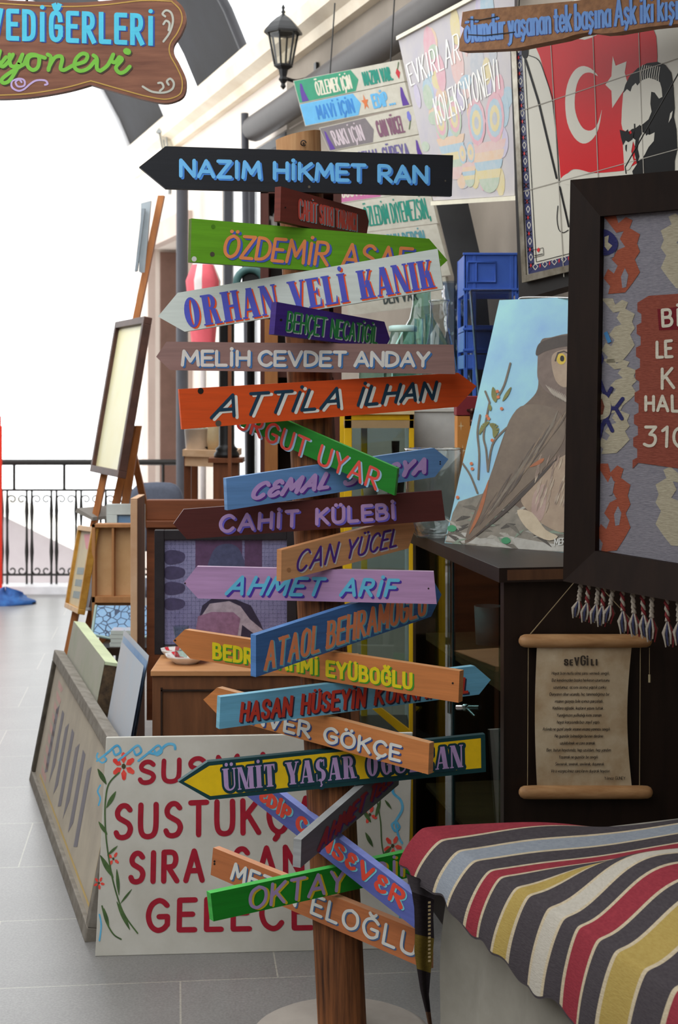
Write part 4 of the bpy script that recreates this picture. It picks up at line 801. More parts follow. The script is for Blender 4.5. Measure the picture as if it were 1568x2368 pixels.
# black and teal machine on a stand beside the dark cabinet
d = 6.2; tl_ = M('teal enamel', (74,110,108), .4); c = U((580-CX)/F*d, d, 0); zf = H+(HY-690)/F*d
t = thing('machine_stand', 'small black and teal machine on a dark stand left of the dark cabinet', 'machine', c)
mb = MB(); mb.lathe(c, [(0,0),(.09,0),(.09,.02),(.02,.04),(.016,.1),(.016,zf-.03),(.05,zf-.02),(.05,zf),(0,zf)], blk, 16); mb.build('stand', t)
mb = MB(); a = c+U(0,-.02,zf+.06); mb.tube([a+U(.055*math.cos(i*.3142)*1.0, 0, .055*math.sin(i*.3142)) for i in range(21)], .016, tl_, 10); mb.build('wheel', t)
mb = MB(); mb.box((c.x-.035,d-.01,zf+.0),(c.x+.05,d+.05,zf+.13), blk); mb.lathe(c+U(.0,0.02,zf+.13), [(.045,0),(.05,.01),(.02,.03),(.012,.05),(0,.05)], blk, 14); mb.build('body', t, bevel=.006)
# ================================================================ right side
# ---- hanging shop sign, top left
SG = vplane(P(215,110,4.2), 0); sbr = M('walnut stained board', (132,86,64), .55, rgb2=(98,58,42), axis=(1.5,16,16), scale=3, bump=.2)
edge_px = [(400,-6)] + catmull([(400,-6),(424,18),(430,48),(418,80),(402,104),(402,124),(416,150),(430,185),(424,222),(388,238),(340,232),(280,216),(210,196)], 5)[1:] + catmull([(210,196),(150,212),(60,226),(-40,228),(-90,214)], 4)[1:] + catmull([(-90,214),(-112,190),(-100,150),(-84,120),(-90,100),(-112,60),(-100,14),(-80,-8)], 4)[1:] + catmull([(-80,-8),(20,0),(150,6),(240,2),(330,-8),(400,-6)], 4)[1:-1]
t = thing('hanging_sign', 'brown wavy edged shop sign with blue and green lettering, hanging top left', 'sign', P(180,228,4.2))
mb = MB(); mb.prism([SG.hit(*p) for p in edge_px], (0,.025,0), sbr); mb.build('board', t, bevel=.003)
cxx, cyy = 170, 112
mb = MB(); gl2 = flat('old gold line', (178,142,70))
ins = []
n = len(edge_px)
for i, (x, y) in enumerate(edge_px):
    (xa, ya), (xb, yb) = edge_px[i-1], edge_px[(i+1) % n]; tx, ty = xb-xa, yb-ya; l = math.hypot(tx, ty); ins.append((x-ty/l*9, y+tx/l*9))
mb.stroke(SG, ins+[ins[0]], 3, gl2, .0008); mb.build('gold_border', t)
mb = MB(); cy1, cy2 = flat('cyan letters', (76,186,214)), flat('cobalt shade', (40,70,150))
q = [(-28,18),(357,32),(357,106),(-28,92)]
letter(mb, SG, 'VEDİĞERLERİ', q, 11, cy2, .0008, 4, 2, gap=.5, style='sans'); letter(mb, SG, 'VEDİĞERLERİ', q, 11, cy1, .0014, gap=.5, style='sans')
gr1, gr2 = flat('apple green script', (112,178,60)), flat('dark script shade', (60,50,34))
scr_ = [[(-30,118),(-18,150),(-4,152),(14,132)],[(0,118),(-4,140),(6,154),(22,140),(30,126)],[(22,126),(24,150),(38,152),(52,126)],[(52,126),(40,158),(22,186),(8,192),(4,184),(20,170),(56,148)],[(56,148),(64,130),(76,126),(90,132),(88,154),(76,162),(64,152),(66,134),(80,128),(104,134)],[(110,126),(118,134),(112,162)],[(112,158),(126,134),(140,130),(144,138),(140,158),(148,162),(160,156)],[(160,156),(172,150),(196,142),(202,128),(190,124),(176,136),(172,154),(184,164),(204,158),(220,140)],[(216,128),(224,136),(224,158),(232,164)],[(232,164),(248,152),(258,134),(262,126),(258,140),(266,144),(276,132)],[(276,132),(282,138),(268,156),(276,168),(288,166),(300,154)],[(292,118),(296,120)]]
for dx, dy, m, lf in ((3,3,gr2,.0008),(0,0,gr1,.0014)):
    for s_ in scr_: mb.stroke(SG, [(x+dx, y+dy) for x, y in catmull(s_, 6)], 9 if len(s_) > 2 else 15, m, lf)
mb.build('lettering', t)
mb = MB(); pw = flat('silver scroll paint', (182,182,170)); pv = flat('lilac scroll paint', (184,160,204))
for s_ in ([(378,96),(392,76),(400,50),(396,30),(384,24),(376,32),(382,38)],[(390,70),(392,54),(384,48),(378,56)],[(330,200),(352,212),(380,214),(398,206),(402,192),(394,182),(386,188),(390,196)],[(370,210),(378,202),(374,192),(366,192)]): mb.stroke(SG, catmull(s_,5), 5, pw, .0009, taper=False)
for s_ in ([(50,190),(44,184),(36,190),(42,200),(56,198),(56,186),(44,182),(28,188),(28,202),(42,210),(56,206),(70,194),(84,186),(104,186),(110,194),(104,196)],): mb.stroke(SG, catmull(s_,5), 4.5, pv, .0009)
lab(mb.build('scroll_ornament', t), 'silver and lilac painted scrolls')
for x in (60, 320):
    mb = MB(); p = SG.hit(x, 2)+U(0,.012,0); mb.tube([p, p+U(0,0,.7)], .004, iron, 6); mb.build('hanging_rod', t)
single('ceiling_beam', 'dark steel beam the shop sign hangs from, above the frame', 'beam', lambda m: m.box((-1.4, 4.17, SG.hit(60,2).z+.7), (1.0, 4.25, SG.hit(60,2).z+.78), iron))

# ---- planks with poem lines hanging in front of the wall
PP = plane3(P(678,187,6.5), P(925,138,6.08), P(1042,640,6.02))
t = thing('poem_planks', 'whitewashed plank panel with coloured rows of lettering, hanging on the stone wall behind the signpost', 'sign', P(880,640,6.2)); wpl = M('whitewashed plank', (206,202,188), .7, rgb2=(186,180,164), axis=(2,12,12), scale=3, amount=.8)
rows_ = [((678,187),(925,138),(945,240),(706,292)), ((706,292),(945,242),(960,328),(740,362)), ((720,368),(962,330),(985,400),(745,430)), ((735,432),(984,402),(992,450),(750,480)), ((750,482),(990,452),(1012,520),(770,548)), ((768,550),(1012,522),(1040,636),(800,664)), ((800,666),(1034,640),(1044,716),(816,742))]
grn2, blu2, gy2, pk2, tq, pur = flat('jade plank paint', (62,150,116)), flat('azure plank paint', (104,178,222)), flat('grey plank paint', (128,120,122)), flat('pink plank paint', (200,116,160)), flat('teal ink', (40,140,120)), flat('violet ink', (96,64,150))
rows2 = [((678,187),(925,138),(936,188),(692,240)), ((692,241),(936,190),(950,244),(706,292)), ((738,296),(955,246),(968,310),(762,350)), ((762,352),(970,312),(985,372),(775,408)), ((750,410),(986,374),(994,440),(760,474)), ((760,476),(994,440),(1012,516),(770,546)), ((770,548),(1010,518),(1042,636),(792,668)), ((795,670),(1030,640),(1040,700),(806,730))]
head = [None, None, None, None, None, None, None, None]
for i, q in enumerate(rows2):
    mb = MB(); f_ = [PP.hit(*p, .0) for p in q]; mb.prism(f_, -PP.n*.015, wpl)
    hm = homography(q)
    col = {0: grn2, 1: blu2, 2: gy2, 4: pk2}.get(i)
    if col:
        mb.face([PP.hit(*hm(*p), .0006) for p in ((.005,.02),(.52,.02),(.57,.5),(.52,.97),(.005,.97))], col)
    o = mb.build('plank', t)
    tb = MB(); qq = lambda a, b, c, d_: [hm(a,c), hm(b,c), hm(b,d_), hm(a,d_)]
    cream_l, red_l = flat('cream ink', (222,216,196)), flat('dusk ink', (130,90,110))
    L_ = lambda s_, a, b, m, w_=4: letter(tb, PP, s_, qq(a,b,.2,.84), w_, m, .0012, gap=.3)
    if i == 0: L_('ÖZLEMEK İÇİN', .17, .5, cream_l, 3.4); L_('NAZIM VAR.', .61, .9, tq); tb.paint(PP, [hm(*p) for p in ((.93,.55),(.95,.35),(.975,.55),(.95,.85))], flat('tulip', (196,50,60)), .0012); tb.stroke(PP, [hm(.955,.4), hm(.98,.1)], 2, grn, .0012)
    if i == 1: L_('MAVİ İÇİN', .14, .5, flat('deep azure ink', (60,130,200)), 4); L_('EDİP...', .67, .88, blu2, 5); flower(*hm(.61,.5), 8, 5, .3, PP) if False else tb.paint(PP, [hm(.61+.034*math.cos(k*.6283-1.57)*(1 if k % 2 == 0 else .4), .5+.36*math.sin(k*.6283-1.57)*(1 if k % 2 == 0 else .4)) for k in range(10)], flat('orange star', (214,120,70)), .0012)
    if i == 2: L_('RAKI İÇİN', .1, .45, flat('pale mauve ink', (206,190,196)), 3.4); L_('CAN YÜCEL', .6, .88, red_l, 4); tb.stroke(PP, [hm(.92,.75), hm(.95,.45)], 2, grn, .0012); tb.paint(PP, [hm(.945+.02*math.cos(k), .3+.2*math.sin(k)) for k in range(6)], flat('blue flower', (120,120,200)), .0012)
    if i == 3: L_('CEMAL SÜREYA', .3, .86, flat('slate violet ink', (110,100,150)), 3.6); 
    if i == 4: L_('SUSUYORUM', .1, .5, cream_l, 3.4)
    if i == 5: L_('ÖZLEDİM DİYEMEZSİN,', .34, .96, tq, 3.6)
    if i == 6: letter(tb, PP, 'UYUYORUM DERSİN', qq(.3,.86,.08,.42), 3.6, flat('sea ink', (90,150,160)), .0012, gap=.3)
    if i == 7: letter(tb, PP, 'DEN VAR', qq(.36,.7,.3,.75), 3.6, flat('dark ink', (60,70,70)), .0012, gap=.3)
    if i in (0, 1, 2, 3):
        a_ = .03 if i == 0 else .93 if i in (1, 3) else .02
        tb.paint(PP, [hm(a_+x, y) for x, y in ((0,.95),(.005,.5),(.02,.15),(.035,.2),(.04,.5),(.06,.95))], pur, .0011)
    if tb.v: tb.build('lettering', o, loc=V(t['_base']))
for x, y in ((760,170),(900,142)): mb = MB(); p = PP.hit(x, y)-PP.n*.008; mb.tube([p, p+U(.02,.05,.3)], .003, iron, 5); mb.build('hanging_wire', t)

# ---- pastel fabric picture
FP = plane3(P(918,82,5.6), P(1062,4,5.1), P(1000,466,5.5))
t = thing('pastel_picture', 'large faded pastel picture of owls between cream slats, hanging beside the poem planks', 'picture', P(1090,466,5.4))
pas = M('faded pastel cloth', (204,198,192), .8, rgb2=(186,182,192), scale=9, amount=.9)
TLq, TRq, BRq, BLq = (920,86), (1190,-60), (1190,452), (1002,464)
mb = MB(); mb.prism([FP.hit(*p) for p in (TLq,TRq,BRq,BLq)], -FP.n*.01, pas)
pc = {k: M('pastel '+k, tuple(x*.55+y_*.45 for x, y_ in zip(c, (196,190,186))), .8, rgb2=tuple(x*.93 for x in c), scale=40) for k, c in dict(pink=(232,180,190), rose=(232,196,190), blue=(178,206,220), lilac=(206,198,222), yellow=(232,216,160), green=(190,208,184), peach=(236,204,174), grey=(196,200,206)).items()}
hm = homography((TLq,TRq,BRq,BLq))
random.seed(3)
ks = list(pc)
for i in range(60):
    u, v_ = random.uniform(.03,.97), random.uniform(.06,.92); r1, r2 = random.uniform(.02,.07), random.uniform(.03,.1)
    mb.face([FP.hit(*hm(min(.995,max(.005,u+r1*math.cos(a))), min(.995,max(.005,v_+r2*math.sin(a)))), .0005+i*1.5e-5) for a in [k*.524 for k in range(12)]], pc[ks[i % 8]])
def owl(u, v_, s_, cols):
    for dx in (-1, 1):
        for j, (r, c) in enumerate(((.075,cols[0]),(.058,cols[1]),(.04,'yellow'),(.02,'grey'))):
            mb.face([FP.hit(*hm(min(.99,u+s_*(dx*.075+r*math.cos(a))), v_+s_*r*1.5*math.sin(a)), .0016+j*1e-4+(dx+1)*2e-5) for a in [k*.524 for k in range(12)]], pc[c])
    for j in range(5):
        mb.face([FP.hit(*hm(min(.99,u+s_*(.16-.016*j)*math.cos(a)), min(.985, v_+s_*(.10+.05*j+.09*math.sin(a)))), .0014+j*2e-5) for a in [k*.3927 for k in range(9)]], pc[('peach','blue','yellow','green','rose')[(j+len(cols[0])) % 5]])
owl(.74, .52, 1.15, ('pink','blue')); owl(.36, .46, 1.0, ('green','pink')); owl(.52, .68, .6, ('blue','peach'))
mb.build('cloth', t)
mb = MB(); wl = flat('white painted letters', (244,242,236))
letter(mb, FP, 'EVKIRLAR', [(938,150),(1062,72),(1066,140),(950,200)], 3.2, wl, .0024, gap=.3); letter(mb, FP, 'KOLEKSİYONEVİ', [(1000,228),(1150,130),(1158,205),(1012,290)], 3.2, wl, .0024, gap=.3)
mb.build('lettering', t)
sl_ = M('cream slat', (232,226,204), .6)
for a, b in (((916,84),(1190,-64)), ((996,466),(1192,453))):
    mb = MB(); p, q = FP.hit(*a, .008), FP.hit(*b, .008); mb.obox(p, q-p, -FP.n*.02, U(0,0,-.014), sl_); mb.build('slat', t)

# ---- tile mural with flag and portrait silhouette, in a silver frame on a thick black panel
TM = plane3(P(1190,258,4.6), P(1568,135,3.87), P(1207,650,4.62))
t = thing('tile_mural', 'white ceramic tile mural with red flag and black head silhouette, silver framed', 'tile mural', TM.hit(1320,640))
tile_w = M('glazed white tile', (206,202,188), .3, spec=.2, rgb2=(200,196,182), scale=2)
TR_, BR_ = (1720,0), (1720,520)
outer = [(1181,60),(1740,-150),(1740,520),(1207,652)]
mb = MB(); mb.prism([TM.hit(*p, -.004) for p in ((1178,56),(1740,-155),(1740,540),(1200,694))], -TM.n*.08, M('black panel', (28,24,22), .6), M('grey felt edge', (112,108,108), .9, rgb2=(92,88,88), scale=60, bump=.3)); lab(mb.build('backing_panel', t), 'thick black panel with grey felt edge')
mb = MB(); mb.prism([TM.hit(*p, .006) for p in ((1190,58),(1738,-146),(1738,512),(1214,638))], -TM.n*.008, tile_w)
rd, bk2, wt2, nv, rdd = M('flag red', (204,16,26), .35, spec=.12, rgb2=(196,12,22), scale=4), M('glaze black', (14,13,13), .4, spec=.08), tile_w, M('border navy', (48,52,92), .3), flat('border red', (200,40,44), .3)
Lf = .0068
mb.paint(TM, catmull([(1222,70),(1252,100),(1265,95),(1300,80),(1352,92),(1400,72),(1450,70),(1510,65),(1520,130)],3)+catmull([(1520,130),(1518,230),(1530,330),(1460,385),(1440,395)],3)+catmull([(1440,395),(1375,400),(1340,392),(1320,394),(1297,418)],3)+catmull([(1297,418),(1285,280),(1272,215),(1254,150),(1248,130)],3), rd, Lf)
mb.paint(TM, [(1340,396),(1310,402),(1296,418),(1320,428),(1370,418)], tile_w, Lf+.0004, curve=3)
def ell(cx, cy, rx, ry, k=28): return [(cx+rx*math.cos(i*2*math.pi/k), cy+ry*math.sin(i*2*math.pi/k)) for i in range(k)]
cr_o = [(1383,176),(1366,158),(1345,153),(1326,166),(1312,196),(1307,236),(1312,284),(1328,318),(1348,332),(1368,324),(1384,298),(1392,254)]
cr_i = [(1388,268),(1380,290),(1366,302),(1348,296),(1334,270),(1329,238),(1334,196),(1348,172),(1366,168)]
mb.paint(TM, catmull(cr_o+cr_i, 3, True), tile_w, Lf+.0004)
mb.paint(TM, [(1417,130),(1424,152),(1449,142),(1445,168),(1452,195),(1438,216),(1416,250),(1414,210),(1400,196),(1414,176)], tile_w, Lf+.0004)
# silhouette of the head in black, with the light side of the face
mb.paint(TM, [(1440,218),(1446,196),(1456,176),(1474,158),(1496,146),(1520,143),(1538,150),(1552,168),(1557,200),(1560,250),(1558,270),(1564,300),(1566,345),(1560,372),(1560,398),(1466,412),(1462,396),(1474,378),(1470,350),(1462,310),(1442,260)], bk2, Lf+.0006)
mb.paint(TM, [(1441,216),(1450,206),(1458,212),(1462,200),(1470,192),(1474,198),(1484,186),(1500,180),(1514,184),(1526,190),(1530,204),(1532,224),(1524,228),(1514,214),(1506,212),(1504,240),(1507,258),(1500,276),(1488,286),(1474,296),(1462,298),(1452,306),(1440,300),(1437,286),(1438,255)], tile_w, Lf+.0010)
mb.paint(TM, [(1440,330),(1452,322),(1462,318),(1470,324),(1480,318),(1486,306),(1502,312),(1514,306),(1512,326),(1500,340),(1492,356),(1484,368),(1476,372),(1468,366),(1469,340),(1464,326),(1460,350),(1466,374),(1455,392),(1444,396),(1442,360)], tile_w, Lf+.0010)
mb.paint(TM, [(1550,262),(1556,256),(1553,272),(1546,284)], tile_w, Lf+.0012)
for q_ in ([(1433,300),(1446,304),(1452,299),(1456,311),(1466,304),(1463,322),(1453,329),(1447,325),(1441,336),(1436,318)],[(1470,296),(1480,288),(1484,306),(1478,322),(1475,345),(1479,362),(1473,380),(1467,352),(1470,320)],[(1490,300),(1500,296),(1502,308),(1494,314)],[(1466,286),(1469,286),(1470,300),(1466,302)],[(1446,336),(1450,334),(1449,352),(1446,346)]): mb.paint(TM, q_, bk2, Lf+.0014)
for i in range(9): mb.stroke(TM, [(1486+i*5,150+i*.5),(1482+i*5,168+i*1.5),(1484+i*5,186+i*2)], 1.6, tile_w, Lf+.0009)
mb.stroke(TM, [(1215,138),(1245,235),(1287,412)], 4.5, bk2, Lf+.0006); mb.paint(TM, ell(1214,118,8,18,14), bk2, Lf+.0006)
mb.stroke(TM, catmull([(1222,128),(1246,140),(1262,180),(1277,226)],4), 1.8, bk2, Lf+.0006); mb.stroke(TM, [(1277,226),(1288,330),(1293,420)], 1.8, bk2, Lf+.0006)
mb.stroke(TM, [(1294,432),(1315,524)], 4, bk2, Lf+.0006); mb.stroke(TM, catmull([(1290,476),(1288,505),(1292,530),(1302,538),(1314,532)],4), 1.8, bk2, Lf+.0006)
mb.stroke(TM, [(1232,578),(1256,573),(1257,590),(1234,596),(1232,578)], 1, bk2, Lf+.0006); mb.paint(TM, [(1241,579),(1245,572),(1249,577),(1245,584)], rdd, Lf+.0008); mb.stroke(TM, [(1236,591),(1255,587)], 1.6, bk2, Lf+.0006)
# patterned border
mb.paint(TM, [(1191,90),(1204,85),(1236,618),(1222,634)], nv, Lf); mb.paint(TM, [(1222,634),(1236,612),(1560,530),(1560,556)], nv, Lf)
for i in range(14):
    y = 120+i*37; x = 1197.5+(y-90)*.0592
    mb.stroke(TM, [(x-4,y-7),(x,y-14),(x+4,y-7),(x,y+2),(x-4,y-7)], 1.5, tile_w, Lf+.0004); mb.stroke(TM, [(x-5,y+18),(x+5,y+8)], 2.5, bk2, Lf+.0003); mb.stroke(TM, [(x-5,y+8),(x+5,y+18)], 2.5, bk2, Lf+.0003)
    mb.paint(TM, [(x-2.2,y+13),(x,y+8),(x+2.2,y+13),(x,y+18)], rdd, Lf+.0006)
for i in range(8):
    x = 1238+i*22; y = 617-(x-1238)*.262; mb.stroke(TM, [(x-6,y),(x,y-7),(x+6,y-1),(x,y+7),(x-6,y)], 1.5, tile_w, Lf+.0004); mb.paint(TM, [(x+9,y-2),(x+11,y-8),(x+13,y-3),(x+11,y+3)], rdd, Lf+.0006)
mb.stroke(TM, [(1210,85),(1240,606),(1560,524)], 1.4, bk2, Lf+.0004)
gt = flat('tile joint', (164,158,146))
for a, b in (((1196,259),(1700,91)), ((1205,444),(1700,308)), ((1271,60),(1304,640)), ((1369,30),(1390,600)), ((1474,0),(1494,560)), ((1578,-40),(1594,520))): mb.stroke(TM, [a,((a[0]+b[0])/2,(a[1]+b[1])/2),b], 1.8, gt, Lf+.0012)
mb.build('tiles', t)
mb = MB(); sv = M('worn silver frame', (168,162,148), .3, rgb2=(120,112,96), scale=20, metal=.7)
op = [(1179,56),(1740,-154),(1740,526),(1207,654)]; ip = [(1191,60),(1738,-144),(1738,514),(1216,636)]
for k in range(4):
    a, b, c, d_ = op[k], op[(k+1) % 4], ip[(k+1) % 4], ip[k]; mb.prism([TM.hit(*a,.012), TM.hit(*b,.012), TM.hit(*c,.012), TM.hit(*d_,.012)], -TM.n*.014, sv)
mb.build('frame', t)

# ---- plank sign above it
KP = plane3(P(1068,70,4.15), P(1568,25,3.5), P(1064,118,4.15))
t = thing('plank_sign', 'rough driftwood plank with blue lower case lettering, across the top right corner', 'sign', KP.hit(1300,90)); dw = M('driftwood', (158,112,74), .75, rgb2=(104,70,46), axis=(3,18,18), scale=3, bump=.5, amount=.9)
out = [(1070,28),(1100,22),(1200,14),(1330,2),(1400,-8),(1500,-14),(1760,-34),(1760,36),(1640,48),(1568,55),(1500,62),(1420,76),(1390,78),(1362,74),(1330,80),(1300,90),(1250,100),(1190,112),(1120,116),(1062,118),(1063,92),(1073,66),(1066,60),(1068,44)]
mb = MB(); mb.prism([KP.hit(*p) for p in out], -KP.n*.03, dw); mb.build('plank', t, bevel=.003)
mb = MB(); bl3, bl4 = flat('cornflower letters', (98,142,204)), flat('indigo shade', (58,74,140))
for dx, dy, m, lf in ((-1.5,2,bl4,.0008),(0,0,bl3,.0014)):
    letter(mb, KP, 'ölümdür yaşanan tek başına Aşk iki kişiliktir', [(1072,40),(1642,-30),(1642,36),(1074,100)], 6.4, m, lf, dx, dy, gap=.24, space=.3, style='sans')
mb.build('lettering', t)
mb = MB(); mb.tube([KP.hit(1082,44,.003), KP.hit(1110,46,.004), KP.hit(1150,38,.003)], .0014, iron, 5); mb.tube([KP.hit(1082,80,.003), KP.hit(1120,82,.004), KP.hit(1190,74,.003)], .0014, iron, 5); mb.tube([KP.hit(1200,16,-.01), KP.hit(1225,-60,-.01)+U(0,0,.5)], .0015, iron, 5); mb.build('wire', t)
mb = MB(); mb.tube([KP.hit(1640,-24,-.01), KP.hit(1640,-60,-.01)+U(0,0,.5)], .0015, iron, 5); mb.build('wire', t)

# ---- kilim in a dark frame
RP = Plane(P(1310,880,3.3), plane3(P(1310,880,3.3), P(1568,880,3.14), P(1309,1100,3.3)).n)
t = thing('framed_kilim', 'grey woven kilim with orange motifs and white words in a dark frame', 'framed kilim', RP.hit(1450,1390))
fdark = M('near black frame wood', (36,24,18), .55, rgb2=(26,17,13), axis=(10,10,1.5), scale=3, spec=.15)
OP = [(1319,416),(1790,374),(1790,1432),(1302,1344)]; IP = [(1388,500),(1720,470),(1720,1330),(1376,1274)]
mb = MB()
for k in range(4):
    a, b, c, d_ = OP[k], OP[(k+1) % 4], IP[(k+1) % 4], IP[k]
    mb.prism([RP.hit(*a,.0), RP.hit(*b,.0), RP.hit(*c,-.012), RP.hit(*d_,-.012)], -RP.n*.045, fdark)
mb.build('frame', t, bevel=.003)
RW = Plane(RP.p-RP.n*.03, RP.n)
def weave(n, c, c2=None):
    m = M('wool '+n, c, .95, rgb2=c2 or tuple(x*.72 for x in c), axis=(30,30,160), scale=3, amount=1.0, bump=.7, spec=.05); return m
wg, wo, wc, wn, wr, wb_ = weave('grey', (140,137,142), (98,96,106)), weave('orange', (158,88,66), (120,62,48)), weave('cream', (178,170,148), (134,126,106)), weave('navy', (58,58,104), (38,38,72)), weave('rust', (144,80,66), (104,54,44)), weave('olive', (140,130,100), (104,96,70))
mb = MB(); mb.prism([RW.hit(*p) for p in ((1372,480),(1730,455),(1730,1345),(1362,1290))], -RW.n*.012, wg)
def mot(m, pts, lf=.001, curve=0): mb.paint(RW, pts, m, lf, curve)
hook = [(0,0),(.35,0),(.42,.1),(.62,.02),(.8,.06),(.72,.16),(1,.24),(.92,.36),(1,.46),(.86,.56),(1,.72),(.8,.86),(.6,.98),(.14,1),(.2,.9),(.02,.8),(.14,.68),(.3,.74),(.4,.64),(.24,.56),(.4,.44),(.6,.4),(.46,.3),(.56,.2),(.36,.22),(.2,.12)]
def motif(x, y, w_, h, m, lf=.001, fl=False): mot(m, [(x+w_*((1-a) if fl else a), y+h*b) for a, b in hook], lf)
motif(1394,498,86,182,wo); motif(1390,690,78,150,wc); motif(1392,830,80,110,wc); motif(1380,930,76,120,wc); motif(1378,1072,80,205,wo)
motif(1528,490,90,180,wc, fl=True); motif(1516,1075,90,190,wc, fl=True)
for x, y in ((1408,570),(1436,640),(1404,1120),(1420,1190)): mot(wg, [(x,y),(x+9,y-20),(x+17,y-4),(x+12,y+24),(x+3,y+26)], .0016)
mot(wn, [(1391,534),(1412,536),(1428,556),(1426,576),(1412,588),(1389,586)], .002, 3); mot(wc, [(1398,548),(1408,544),(1406,560),(1416,568),(1406,580),(1398,570)], .0026)
for s_ in ([(1384,870),(1396,905),(1405,915)],[(1414,898),(1402,920),(1412,944),(1402,968),(1416,996)],[(1384,1020),(1392,985),(1402,968)],[(1412,944),(1424,944)],[(1440,922),(1424,944),(1438,968)],[(1382,800),(1392,830),(1384,850)]): mb.stroke(RW, s_, 9, wn, .002)
mot(wc, [(1382,918),(1398,912),(1412,930),(1410,958),(1394,970),(1381,964)], .0022, 3); mot(weave('umber', (120,70,56)), [(1382,925),(1392,922),(1398,940),(1394,958),(1381,962)], .0026)
mot(flat('blue yarn', (60,120,170)), [(1396,770),(1404,766),(1414,790),(1406,794)], .0022)
edge_l = []
for i in range(15): edge_l += [(1484-(i*.8) if i % 2 else 1474-(i*.8), 700+i*26), (1484-(i*.8) if i % 2 else 1474-(i*.8), 700+i*26+20)]
mot(wr, [(1500,684),(1728,668),(1728,1105)]+[(1560,1082),(1476,1070)]+list(reversed(edge_l)), .0014)
mot(weave('dark red', (120,40,46)), [(1520,715),(1580,708),(1580,762),(1524,764)], .0018)
ww = weave('white yarn', (206,200,184), (176,168,150))
for tx, q in (('BİR', [(1528,714),(1612,704),(1612,752),(1530,758)]), ('LE', [(1516,788),(1556,784),(1558,828),(1516,830)]), ('K', [(1528,850),(1558,848),(1562,900),(1528,902)]), ('HALK', [(1490,914),(1612,910),(1614,956),(1490,952)]), ('310', [(1490,984),(1592,984),(1592,1038),(1486,1034)])): letter(mb, RW, tx, q, 7, ww, .0024, gap=.3)
mb.build('kilim', t)
tz, tr_, tn = weave('tassel white', (170,160,146)), weave('tassel red', (126,50,52)), weave('tassel navy', (64,66,92))
for i, (x, y0, y1, dx) in enumerate(((1345,1352,1425,-12),(1362,1354,1435,-8),(1385,1356,1438,-10),(1397,1357,1445,-6),(1420,1360,1438,-16),(1438,1364,1462,6),(1462,1368,1468,8),(1484,1372,1472,10),(1508,1376,1480,-2),(1540,1382,1492,8),(1568,1386,1488,4))):
    mb = MB(); a, b = RW.hit(x, y0-16, .01), RW.hit(x+dx*.5, y0+(y1-y0)*.5, .012)
    for s_ in range(2): mb.tube([a+(b-a)*k/10+U(.003*math.cos(k*1.6+s_*3.14), .003*math.sin(k*1.6+s_*3.14), 0) for k in range(11)], .0032, (tz, tr_)[s_ and i % 2], 6)
    e = RW.hit(x+dx, y1, .012)
    for s_ in range(9): an = s_*.7; mb.tube([b+U(0,0,-.0), (b+e)/2+U(.011*math.cos(an), .011*math.sin(an), 0), e+U(.008*math.cos(an), .008*math.sin(an), .004*math.sin(s_*2.1))], [.0026,.003,.0016], (tz,tr_,tz,tn,tz,tz,tn,tz,tr_)[s_], 5)
    mb.build('tassel', t)
mb = MB(); mb.tube([RP.hit(1448,402,-.01), RP.hit(1446,386,-.01), RP.hit(1580,150,-.01), RP.hit(1700,-120,-.01)], .0014, iron, 5); mb.build('hanging_wire', t)

# ---- dark glass cabinet
zt = 1.5-410*3.75/3600; A = U(.397, 3.75, 0); Bc = U(.2247, 4.733, 0); ud_ = (Bc-A).normalized(); nd_ = U(-ud_.y, ud_.x, 0)    # outward to the left
W_ = (Bc-A).length; dep = .62; rgt = -nd_
t = thing('glass_cabinet', 'dark wooden display cabinet with two glass doors, parchment scroll hung on its end', 'cabinet', A+ud_*.5+rgt*.3)
cab = M('black brown cabinet wood', (40,28,22), .4, rgb2=(28,18,14), axis=(10,10,1.5), scale=3); cabe = wood('cabinet top edge', (98,66,44), (64,42,28), axis=(14,14,2), scale=2)
mb = MB(); mb.obox(A-ud_*.03-rgt*.02+U(0,0,zt-.035), ud_*(W_+.04), rgt*(dep+.04), U(0,0,.035), cab); mb.obox(A-ud_*.0305-rgt*.0+U(0,0,zt-.03), ud_*.001, rgt*(dep), U(0,0,.025), cabe); mb.build('top', t, bevel=.002)
mb = MB(); mb.obox(A, ud_*.03, rgt*1.0, U(0,0,zt-.036), cab); lab(mb.build('end_panel', t), 'broad dark end panel facing the front')
mb = MB(); mb.obox(Bc-ud_*.04, ud_*.04, rgt*dep, U(0,0,zt-.036), cab); mb.obox(A+ud_*.03+rgt*(dep-.02), ud_*(W_-.07), rgt*.02, U(0,0,zt-.036), M('cabinet back', (92,84,108), .7)); mb.obox(A+ud_*.03, ud_*(W_-.07), rgt*dep, U(0,0,.08), cab); mb.build('carcass', t)
oaks = wood('cabinet shelf oak', (156,112,76), (120,82,54), axis=(2,14,14), scale=2)
mb = MB(); mb.obox(A+ud_*.035+rgt*.03+U(0,0,.745), ud_*(W_-.08), rgt*(dep-.06), U(0,0,.02), oaks); mb.build('shelf', t)
mb = MB(); mb.obox(A+ud_*.035+rgt*.03+U(0,0,.3), ud_*(W_-.08), rgt*(dep-.06), U(0,0,.012), oaks); mb.build('shelf', t)
cg_ = glass('cabinet glass', (214,230,228), .86, .01, power=6.5)
